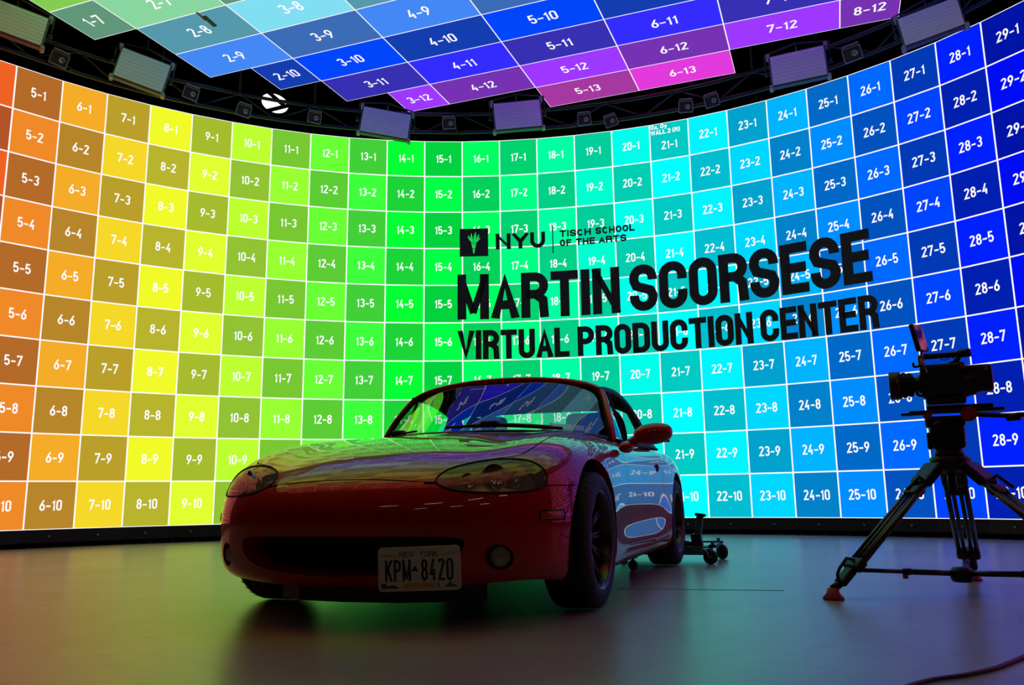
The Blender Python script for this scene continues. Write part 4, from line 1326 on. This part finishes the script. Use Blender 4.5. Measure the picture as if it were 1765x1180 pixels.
# ------------------------------------------------------------------ tripod and cinema camera
T0 = at(1637, 790, 4.47)
TC = Vector((T0.x, T0.y, 0)); TZ = T0.z
F1 = floor_at(1437, 1033); F2 = floor_at(1677, 1000); F3 = TC * 3 - F1 - F2
F3 = TC + (F3 - TC).normalized() * ((F1 - TC).length + (F2 - TC).length) / 2
tripod = empty('camera_tripod', TC, 0, label='black twin-tube tripod with fluid head and red rubber feet', cat='tripod')
M['tripod'] = mat('carbon_tube', rgb(34, 33, 30), .38, .2, coat=.4, noise=.25, scale=60)
M['tripod_cast'] = mat('tripod_casting', rgb(26, 26, 27), .42, .4, noise=.2, scale=40)
def toL(v): return Vector(v) - TC
for Fq in (F1, F2, F3):
    out = (Fq - TC); out.z = 0; out.normalize(); side = Vector((-out.y, out.x, 0))
    top = out * .085 + Vector((0, 0, TZ - .035)); bot = toL(Fq) - out * .045 + Vector((0, 0, .075))
    ax = (bot - top).normalized(); L_ = (bot - top).length; nrm = ax.cross(side)
    m = MB()
    for s in (1, -1):
        m.cyl(top + side * .042 * s + ax * .05, top + side * .042 * s + ax * L_ * .86, .0125, n=12)
    leg = m.build('leg', M['tripod'], tripod)
    m = MB()
    for s in (1, -1):
        m.cyl(top + side * .016 * s + ax * .14, bot + side * .016 * s, .0095, n=12)
    m.build('inner_tube', M['tripod'], leg)
    Rm = Matrix((side, ax, nrm)).transposed()
    m = MB(); m.bbox(top + ax * .055, (.115, .13, .045), .012, Rm); m.bbox(top + ax * .165, (.105, .05, .04), .012, Rm)
    m.tube([top + ax * .11 + nrm * .02 * sg + side * .03 for sg in (1, 2)] + [top + ax * .20 + nrm * .045 + side * .03], .008, 6)
    m.build('shoulder_casting', M['tripod_cast'], leg)
    m = MB(); m.bbox(top + ax * L_ * .86, (.11, .06, .042), .012, Rm); m.bbox(bot - ax * .03, (.065, .09, .035), .010, Rm)
    up_n = -nrm if nrm.z < 0 else nrm
    m.tube([top + ax * L_ * .84 + up_n * .015, top + ax * L_ * .87 + up_n * .05, top + ax * L_ * .95 + up_n * .045, bot - ax * .01 + up_n * .035, bot + ax * .01 + up_n * .01], .007, 6)
    m.build('clamp_casting', M['tripod_cast'], leg)
    fo = toL(Fq)
    m = MB(); m.lathe([(.001, 0), (.044, 0), (.046, .008), (.030, .026), (.022, .05), (.001, .052)], fo, (0, 0, 1), 24); m.build('rubber_foot', M['red_knob'], leg)
    m = MB(); m.cyl(fo + Vector((0, 0, .045)), bot + ax * .01, .018, n=12); m.build('foot_joint', M['tripod_cast'], leg)
    # spreader arm
    e_ = top + ax * ((top.z - .125) / -ax.z) + ax * 0; c_ = Vector((0, 0, .092))
    m = MB(); m.tube([c_, c_ * .5 + e_ * .5], .013, 10); m.tube([c_ * .5 + e_ * .5, e_], .0095, 10); m.bbox(c_ * .5 + e_ * .5, (.04, .03, .03), .008, atan2(out.y, out.x))
    sa = m.build('spreader_arm', M['tripod_cast'], tripod)
    m = MB(); m.cyl(c_ * .48 + e_ * .52 - Vector((0, 0, .03)), c_ * .48 + e_ * .52 - Vector((0, 0, .012)), .012, n=12); m.build('red_clamp_knob', M['red_knob'], sa)
m = MB(); m.lathe([(.001, .02), (.04, .02), (.05, .035), (.05, .07), (.038, .085), (.001, .085)], (0, 0, .035), (0, 0, 1), 24); m.build('spreader_hub', M['tripod_cast'], tripod)
m = MB(); m.lathe([(.001, -.07), (.04, -.065), (.075, -.05), (.088, -.02), (.09, .0), (.075, .012), (.001, .012)], (0, 0, TZ), (0, 0, 1), 32); m.cyl((0, 0, TZ - .15), (0, 0, TZ - .06), .02); m.build('bowl', M['tripod_cast'], tripod)
CXL, CYL_ = TC.x, TC.y
ca = radians(-25.5)
e1 = Vector((cos(ca), sin(ca), 0)); e2 = Vector((-sin(ca), cos(ca), 0))
def C3(x, y, z): return e1 * (x * .9) + e2 * y + Vector((0, 0, TZ + z * .84))
RC = Matrix.Rotation(ca, 3, 'Z')
m = MB(); m.lathe([(.001, 0), (.062, 0), (.064, .02), (.055, .035), (.052, .06), (.001, .06)], (0, 0, TZ + .01), (0, 0, 1), 28)
m.bbox(C3(.0, 0, .13), (.15, .12, .13), .02, RC); m.cyl(C3(0, -.085, .135), C3(0, .085, .135), .062, n=28); m.bbox(C3(-.005, 0, .205), (.17, .12, .05), .012, RC); m.bbox(C3(-.085, -.02, .10), (.025, .05, .08), .01, RC)
head = m.build('fluid_head', M['tripod_cast'], tripod)
m = MB(); m.cyl(C3(-.084, -.055, .236), C3(-.084, -.105, .236), .019, n=20); m.build('red_knob', M['red_knob'], head)
m = MB(); m.cyl(C3(.105, -.055, .236), C3(.105, -.115, .236), .034, n=24); m.build('red_knob', M['red_knob'], head)
m = MB(); m.lathe([(.02, -.004), (.03, -.008), (.03, .0)], C3(0, -.088, .135), -e2, 24); m.bbox(C3(-.02, -.066, .195), (.075, .006, .016), .002, RC); m.build('head_badge_plate', M['silver'], head)
m = MB(); m.bbox(C3(.05, 0, .262), (.40, .09, .016), .006, RC); m.bbox(C3(-.14, 0, .255), (.13, .05, .012), .005, RC); m.bbox(C3(.07, 0, .285), (.28, .06, .018), .006, RC); m.build('sliding_plate', M['tripod_cast'], head)
m = MB(); m.tube(chain([C3(.12, -.06, .236), C3(.20, -.075, .225), C3(.30, -.11, .215), C3(.46, -.16, .222), C3(.62, -.21, .232)]), .011, 8); m.cyl(C3(.27, -.10, .205), C3(.33, -.12, .208), .018); m.build('pan_bar', M['tripod_cast'], head)

cam = empty('cinema_camera', TC + e1 * .02 + Vector((0, 0, TZ + .252)), ca, label='black digital cinema camera with lens, top handle and small monitor on the tripod', cat='camera')
M['cam_body'] = mat('camera_body', rgb(27, 27, 29), .42, .2, noise=.25, scale=70)
M['grey_mark'] = mat('grey_marking', rgb(120, 120, 122), .5, noise=.05, scale=40)
m = MB(); m.bbox((-.01, 0, .02), (.17, .11, .035), .01); m.bbox((-.015, 0, .115), (.17, .135, .15), .014); m.bbox((-.095, 0, .11), (.03, .125, .15), .012)
m.bbox((.05, 0, .09), (.16, .12, .09), .02); m.bbox((.08, 0, .055), (.10, .10, .04), .015, Matrix.Rotation(radians(-14), 3, 'Y'))
body = m.build('camera_body', M['cam_body'], cam)
m = MB()
for i in range(7): m.bbox((-.08 + .022 * i, -.0685, .165), (.012, .003, .008), .001)
for i in range(5): m.bbox((-.095, -.064, .06 + .02 * i), (.012, .004, .008), .001)
m.bbox((-.02, -.0685, .15), (.15, .002, .002), .0008); m.lathe([(.014, 0), (.018, .002), (.018, 0)], (.045, -.068, .09), (0, -1, 0), 20)
m.bbox((-.005, -.0685, .105), (.06, .002, .05), .001); m.build('side_controls', M['black_plastic'], body)
m = MB(); m.bbox((.072, -.062, .175), (.016, .012, .035), .003); m.build('red_port_cover', M['red_knob'], body)
m = MB(); m.bbox((.130, 0, .115), (.125, .10, .125), .014); m.bbox((.138, -.052, .12), (.08, .004, .09), .002); bt = m.build('battery', M['cam_body'], cam)
m = MB(); m.bbox((.168, -.0555, .158), (.012, .002, .022), .0008); m.build('battery_label', M['grey_mark'], bt)
m = MB(); ax = Vector((-1, 0, 0))
m.lathe([(.001, 0), (.044, 0), (.044, .02), (.036, .022), (.036, .045), (.050, .05), (.054, .055), (.054, .085), (.058, .09), (.058, .12), (.066, .126), (.068, .15), (.068, .19), (.064, .193), (.056, .185), (.05, .165), (.001, .16)], (-.13, 0, .105), ax, 40)
for i_ in range(len(m.v)):
    v_ = m.v[i_]; m.v[i_] = (-.105 + (v_[0] + .13) * .74, v_[1], v_[2])
lens = m.build('lens', M['cam_body'], cam)
for h0, r_ in ((.06, .0555), (.095, .0595)):
    m = MB()
    for i in range(36):
        t_ = 2 * pi * i / 36; m.box((-.105 - (h0 + .01) * .74, cos(t_) * r_, .105 + sin(t_) * r_), (.016, .004, .004), Matrix.Rotation(-t_ + pi / 2, 3, 'X'))
    m.build('focus_ring', M['black_plastic'], lens)
m = MB()
for i in range(6): m.box((-.105 - .10 - .006 * (i % 2), -.0685, .08 + .010 * i), (.006, .002, .003))
m.box((-.213, -.066, .12), (.005, .006, .008)); m.build('distance_marks', mat('distance_ink', rgb(200, 170, 60), .5, noise=.1, scale=50), lens)
m = MB(); m.cyl((-.095, -.025, .18), (-.095, -.025, .235), .011); m.cyl((-.095, .025, .18), (-.095, .025, .235), .011); m.bbox((.0, 0, .237), (.21, .035, .026), .011); m.cyl((.06, 0, .24), (.115, 0, .242), .020)
m.tube(chain([(.07, 0, .235), (.06, 0, .215), (.04, 0, .20), (.02, 0, .192)]), .010, 8); m.bbox((.045, 0, .195), (.06, .03, .014), .005); m.build('top_handle', M['cam_body'], cam)
m = MB(); m.tube(chain([(-.02, -.02, .23), (.0, -.03, .21), (.03, -.03, .222), (.05, -.02, .205), (.02, -.02, .195)]), .0025, 6); m.build('cable', M['black_plastic'], cam)
Rt = Matrix.Rotation(radians(-10), 3, 'Y') @ Matrix.Rotation(radians(-20), 3, 'Z')
m = MB(); m.bbox((-.10, -.03, .325), (.022, .115, .135), .006, Rt); mon = m.build('monitor', M['cam_body'], cam)
scr = bpy.data.materials.new('monitor_picture'); scr.use_nodes = True
nt = scr.node_tree; nt.nodes.clear()
tc = nt.nodes.new('ShaderNodeTexCoord'); nz = nt.nodes.new('ShaderNodeTexNoise'); nz.inputs['Scale'].default_value = 14
cr = nt.nodes.new('ShaderNodeValToRGB'); cr.color_ramp.elements[0].position = .42; cr.color_ramp.elements[0].color = rgb(45, 20, 110); cr.color_ramp.elements[1].position = .58; cr.color_ramp.elements[1].color = rgb(190, 90, 130)
em = nt.nodes.new('ShaderNodeEmission'); em.inputs[1].default_value = .55; ou = nt.nodes.new('ShaderNodeOutputMaterial')
nt.links.new(tc.outputs['Object'], nz.inputs[0]); nt.links.new(nz.outputs['Fac'], cr.inputs[0]); nt.links.new(cr.outputs[0], em.inputs[0]); nt.links.new(em.outputs[0], ou.inputs[0])
m = MB(); c_ = Vector((-.10, -.03, .325)) + Rt @ Vector((.0135, 0, 0))
m.add([c_ + Rt @ Vector((0, a_, b_)) for a_, b_ in ((-.05, -.062), (.05, -.062), (.05, .062), (-.05, .062))], [(0, 1, 2, 3)]); m.build('monitor_screen', scr, mon)
m = MB(); m.tube([(-.09, -.03, .265), (-.10, -.05, .22), (-.075, -.07, .15)], .007, 8); m.bbox((-.10, -.04, .215), (.03, .03, .05), .008); m.build('monitor_arm', M['silver'], mon)
m = MB(); m.tube(chain([(-.10, -.04, .19), (-.13, -.05, .185), (-.135, -.05, .205)]), .006, 6); m.tube(chain([(-.10, -.03, .045), (-.125, -.04, .05), (-.13, -.04, .065)]), .007, 6); m.build('cable_clamp', M['black_metal'], cam)

# ------------------------------------------------------------------ cable, tape, scraps on the floor
pts = [floor_at(x, y, .006) for x, y in ((1540, 1190), (1600, 1172), (1660, 1163), (1710, 1152), (1745, 1139), (1790, 1120), (1850, 1090))]
m = MB(); m.tube(chain(pts), .0055, 10); tag(m.build('cable', mat('dark_cable', rgb(40, 24, 34), .5, noise=.15, scale=40)), 'thin dark cable lying on the floor at lower right of the tripod', 'cable')
p0, p1 = floor_at(1066, 1014), floor_at(1352, 1017.5)
d_ = (p1 - p0).normalized(); n_ = Vector((-d_.y, d_.x, 0)) * .008
m = MB(); m.add([p0 - n_, p1 - n_, p1 + n_, p0 + n_, *[q_ + Vector((0, 0, .0012)) for q_ in (p0 - n_, p1 - n_, p1 + n_, p0 + n_)]], [(3, 2, 1, 0), (4, 5, 6, 7), (0, 1, 5, 4), (2, 3, 7, 6), (0, 4, 7, 3), (1, 2, 6, 5)])
tag(m.build('floor_tape', mat('green_tape', rgb(28, 150, 100), .6, noise=.1, scale=30)), 'narrow green tape line on the floor right of the front wheel', 'tape')

# ------------------------------------------------------------------ lighting rig above the wall
def off_curve(off, z, k0, k1, st=1):
    out = []
    for k in range(k0, k1 + 1, st):
        A, B = WALL[k - 1] if k - 1 in WALL else WALL[k], WALL[min(k + 1, 40)]
        d = (B - A).normalized(); n = Vector((d.y, -d.x)); q = WALL[k] + n * off
        out.append(Vector((q.x, q.y, z)))
    return out
truss = empty('lighting_truss', (0, 9.6, 5.2), label='curved dark pipe truss running above the top edge of the video wall', cat='truss')
TO = Vector((0, -9.6, -5.2))
zl, zu = 5.13, 5.34
lowp, upp = off_curve(.42, zl, 2, 34), off_curve(.50, zu, 2, 34)
m = MB(); m.tube([p_ + TO for p_ in lowp], .024, 10); m.build('lower_pipe', M['rig_tube'], truss)
m = MB(); m.tube([p_ + TO for p_ in upp], .022, 10); m.build('upper_pipe', M['rig_tube'], truss)
for i in range(1, len(lowp) - 1, 2):
    m = MB(); m.cyl(lowp[i] + TO, upp[i + 1] + TO, .010, n=8); m.cyl(upp[i + 1] + TO, lowp[i + 2 if i + 2 < len(lowp) else i] + TO, .010, n=8); m.build('brace', M['rig_tube'], truss)
for i in range(2, len(upp) - 1, 2):
    if under_screen(upp[i].x, upp[i].y, .15): continue
    m = MB(); q_ = upp[i] + TO; m.cyl(q_, (q_.x, q_.y, 7.5 - 5.2), .012, n=8); m.build('hanger', M['rig_tube'], truss)

M['diffuser'] = mat('light_diffuser', rgb(225, 224, 228), .45, noise=.05, scale=6)
M['fixture'] = mat('fixture_shell', rgb(80, 80, 84), .4, .5, noise=.15, scale=20)
M['knob_corner'] = mat('corner_guard', rgb(150, 148, 140), .5, noise=.1, scale=30)
def frame_from(px, D):
    P4 = [at(x, y, D) for x, y in px]   # TL TR BR BL
    c = (P4[0] + P4[1] + P4[2] + P4[3]) / 4
    r = ((P4[1] - P4[0]) + (P4[2] - P4[3])) / 2; u = ((P4[0] - P4[3]) + (P4[1] - P4[2])) / 2
    w, h = r.length, u.length
    r.normalize(); u = (u - r * u.dot(r)).normalized(); n = u.cross(r)     # n points away from the viewer
    if n.dot(c - Vector((0, 0, CAM_H))) < 0: n = -n
    return c, r, u, n, w, h
def light_panel(px, D, label):
    D = wall_dist(sum(p_[0] for p_ in px) / 4, sum(p_[1] for p_ in px) / 4) - .88
    c, r, u, n, w, h = frame_from(px, D)
    root = empty('light_panel', c, 0, label=label, cat='light panel', group='large flat light panels hung around the top of the wall')
    Rm = Matrix((r, n, u)).transposed()
    m = MB(); m.bbox(n * .045, (w, .085, h), .01, Rm); m.build('housing', M['fixture'], root)
    m = MB(); m.bbox(-n * .004, (w * .93, .012, h * .90), .003, Rm); df = m.build('diffuser', M['diffuser'], root)
    m = MB()
    for i in range(1, 14): m.box(r * (w * .93 * (i / 14 - .5)) - n * .0115, (.0025, .003, h * .89), Rm)
    for i in range(1, 8): m.box(u * (h * .9 * (i / 8 - .5)) - n * .0115, (w * .92, .003, .0025), Rm)
    m.build('louvre_grid', M['diffuser'], df)
    for a_ in (-1, 1):
        for b_ in (-1, 1):
            m = MB(); m.bbox(r * a_ * w / 2 + u * b_ * h / 2 + n * .03, (.04, .11, .045), .012, Rm); m.build('corner_guard', M['knob_corner'], root)
    m = MB()
    for a_ in (-1, 1):
        s0 = r * a_ * (w / 2 + .035) + n * .05
        m.tube([s0, s0 + u * h * .5 + Vector((0, 0, .05))], .009, 6); m.cyl(s0 - r * a_ * .03, s0 + r * a_ * .02, .02, n=12)
    ytop = u * h * .5 + Vector((0, 0, .05))
    m.tube([r * -(w / 2 + .035) + n * .05 + ytop, n * .05 + ytop + Vector((0, 0, .06)), r * (w / 2 + .035) + n * .05 + ytop], .009, 6)
    hp = n * .05 + ytop
    if not under_screen(c.x + hp.x, c.y + hp.y): m.cyl(hp + Vector((0, 0, .05)), (hp.x, hp.y, 7.5 - c.z), .009, n=8)
    else: m.tube([hp + Vector((0, 0, .05)), hp + n * .12 + Vector((0, 0, .03))], .009, 6)
    m.build('yoke', M['rig_tube'], root)
light_panel([(-30, -12), (89, 31), (72, 84), (-45, 38)], 8.3, 'large grey light panel cut by the upper left corner of the picture')
light_panel([(210, 79), (299, 113), (279, 163), (191, 130)], 8.9, 'blue-tinted light panel hanging left of tile 2-9')
light_panel([(625, 181), (712, 197), (704, 242), (617, 227)], 9.35, 'grey light panel hanging under the lilac tile 3-12')
light_panel([(847, 177), (932, 170), (937, 218), (853, 227)], 9.4, 'grey light panel hanging beside the left edge of tile 5-13')
light_panel([(1321, 98), (1422, 76), (1430, 129), (1332, 151)], 9.0, 'grey light panel hanging under the violet tile 7-12')
light_panel([(1541, 32), (1650, -6), (1669, 40), (1560, 84)], 8.3, 'large grey light panel hanging beside the end of tile 8-12')

def small_light(px, py, D, tilt, size, label):
    D = wall_dist(px, py) - (.60 if px < 1400 else .82)
    c = at(px, py, D); ray = (c - Vector((0, 0, CAM_H))).normalized()
    r = ray.cross(Vector((0, 0, 1))).normalized(); u = r.cross(ray)
    t_ = radians(tilt); r, u = r * cos(t_) + u * sin(t_), u * cos(t_) - r * sin(t_)
    n = ray
    Rm = Matrix((r, n, u)).transposed()
    root = empty('small_spotlight', c, 0, label=label, cat='spotlight', group='small square spotlights on the truss')
    s = size
    m = MB(); m.bbox(n * .05, (s, .12, s * .78), .012, Rm); m.build('housing', M['fixture'], root)
    m = MB()
    for a_, b_, w_, h_ in ((0, .39, 1, .07), (0, -.39, 1, .07), (-.49, 0, .06, .8), (.49, 0, .06, .8)): m.bbox(r * a_ * s + u * b_ * s - n * .018, (w_ * s, .014, h_ * s), .003, Rm)
    m.build('front_frame', M['knob_corner'], root)
    m = MB(); m.lathe([(.001, .0), (s * .11, .003), (s * .12, -.006), (s * .17, -.010), (s * .19, .004), (s * .2, .015)], r * s * .14 - n * .02, n, 24); m.build('lens', M['silver'], root)
    m = MB(); m.bbox(u * s * .52 + n * .0, (s * .95, .10, .02), .004, Rm); m.build('top_fin', M['silver'], root)
    q = min(lowp + upp, key=lambda p_: (p_ - c).length) - c; q = q * ((q.length - (.062 if px < 1400 else .12)) / q.length)
    m = MB(); m.tube([n * .06, n * .10 + r * s * .3, q * .6 + n * .03, q], .012, 8); m.bbox(q - q.normalized() * .02, (.03, .03, .05), .008); m.build('clamp_arm', M['black_metal'], root)
for a_ in ((102, 102, 9.3, -14, .17, 'small square spotlight above tile 5-1 near the left edge'),
           (329, 161, 9.6, -14, .165, 'small square spotlight above the boundary of tiles 8-1 and 9-1'),
           (420, 191, 9.75, -12, .165, 'small green-tinted spotlight left of the glowing round lamp'),
           (542, 203, 9.8, -8, .16, 'small dim spotlight right of the glowing round lamp'),
           (774, 213, 9.9, 4, .165, 'small green spotlight between the two central grey light panels'),
           (1007, 206, 9.9, 3, .165, 'small spotlight above tile 19-1 under tile 5-13'),
           (1053, 209, 9.85, 16, .155, 'small tilted spotlight above tile 20-1'),
           (1182, 184, 9.75, -2, .165, 'small bright-topped spotlight above tile 22-1'),
           (1227, 174, 9.7, 12, .165, 'small tilted spotlight above the boundary of tiles 22-1 and 23-1'),
           (1469, 93, 9.3, 10, .18, 'small square spotlight between the two right-hand light panels')):
    small_light(*a_)

# ceiling lamp shining behind the truss
c = at(473, 181, 12.6)
hb = empty('round_ceiling_lamp', c, 0, label='glowing white round ceiling lamp behind the truss at upper left', cat='ceiling lamp')
m = MB(); m.lathe([(.001, .0), (.10, .005), (.20, .03), (.205, .05)], (0, 0, 0), (.1, .35, 1), 36); m.build('lamp_glass', emit_mat('lamp_glow', (1, 1, .96, 1), 1.6), hb)
m = MB(); m.lathe([(.21, .03), (.215, .05), (.19, .14), (.10, .20), (.001, .22)], (0, 0, 0), (.1, .35, 1), 36); m.cyl((.02, .08, .2), (.02, .08, 7.5 - c.z), .012); m.build('lamp_hood', M['black_metal'], hb)
bm_ = MB()
q0, q1 = at(440, 196, 11.6), at(520, 176, 11.6); q2, q3 = at(462, 158, 11.6), at(492, 184, 11.6)
tr2 = empty('roof_brace', q0, 0, label='dark crossing steel bars in front of the glowing round lamp', cat='roof beam')
ex = (q1 - q0).normalized()
bm_.cyl(q0 - ex * 1.2 - q0, q1 + ex * 1.5 - q0, .028); bm_.build('long_bar', M['black_metal'], tr2)
bm_ = MB(); ey = (q3 - q2).normalized(); bm_.cyl(q2 - ey * .9 - q0, q3 - q0, .028); bm_.cyl(q2 - ey * .9 - q0, (q2.x - ey.x * .9 - q0.x, q2.y - ey.y * .9 - q0.y, 7.5 - q0.z), .02); bm_.build('diagonal_bar', M['black_metal'], tr2)

# work lights of the hall, high behind the photographer; the bumper mirrors them
WL = []
for i, (x_, y_) in enumerate(((-4.5, -2.2), (-1.5, -2.2), (1.5, -2.2), (4.5, -2.2), (-3.0, -5.2), (0.4, -5.2), (3.6, -5.2))):
    t = empty('tube_light', (x_, y_, 5.9), 0, label='white ceiling tube light high behind the photographer', cat='ceiling light', group='ceiling tube lights behind the photographer')
    m = MB(); m.bbox((0, 0, .04), (1.25, .14, .06), .01); m.cyl((-.4, 0, .06), (-.4, 0, 1.6), .006, n=6); m.cyl((.4, 0, .06), (.4, 0, 1.6), .006, n=6); m.build('housing', M['fixture'], t)
    m = MB(); m.cyl((-.6, 0, -.01), (.6, 0, -.01), .028, n=12); m.build('tube', emit_mat('tube_glow', (1, .93, .82, 1), 10.5), t)
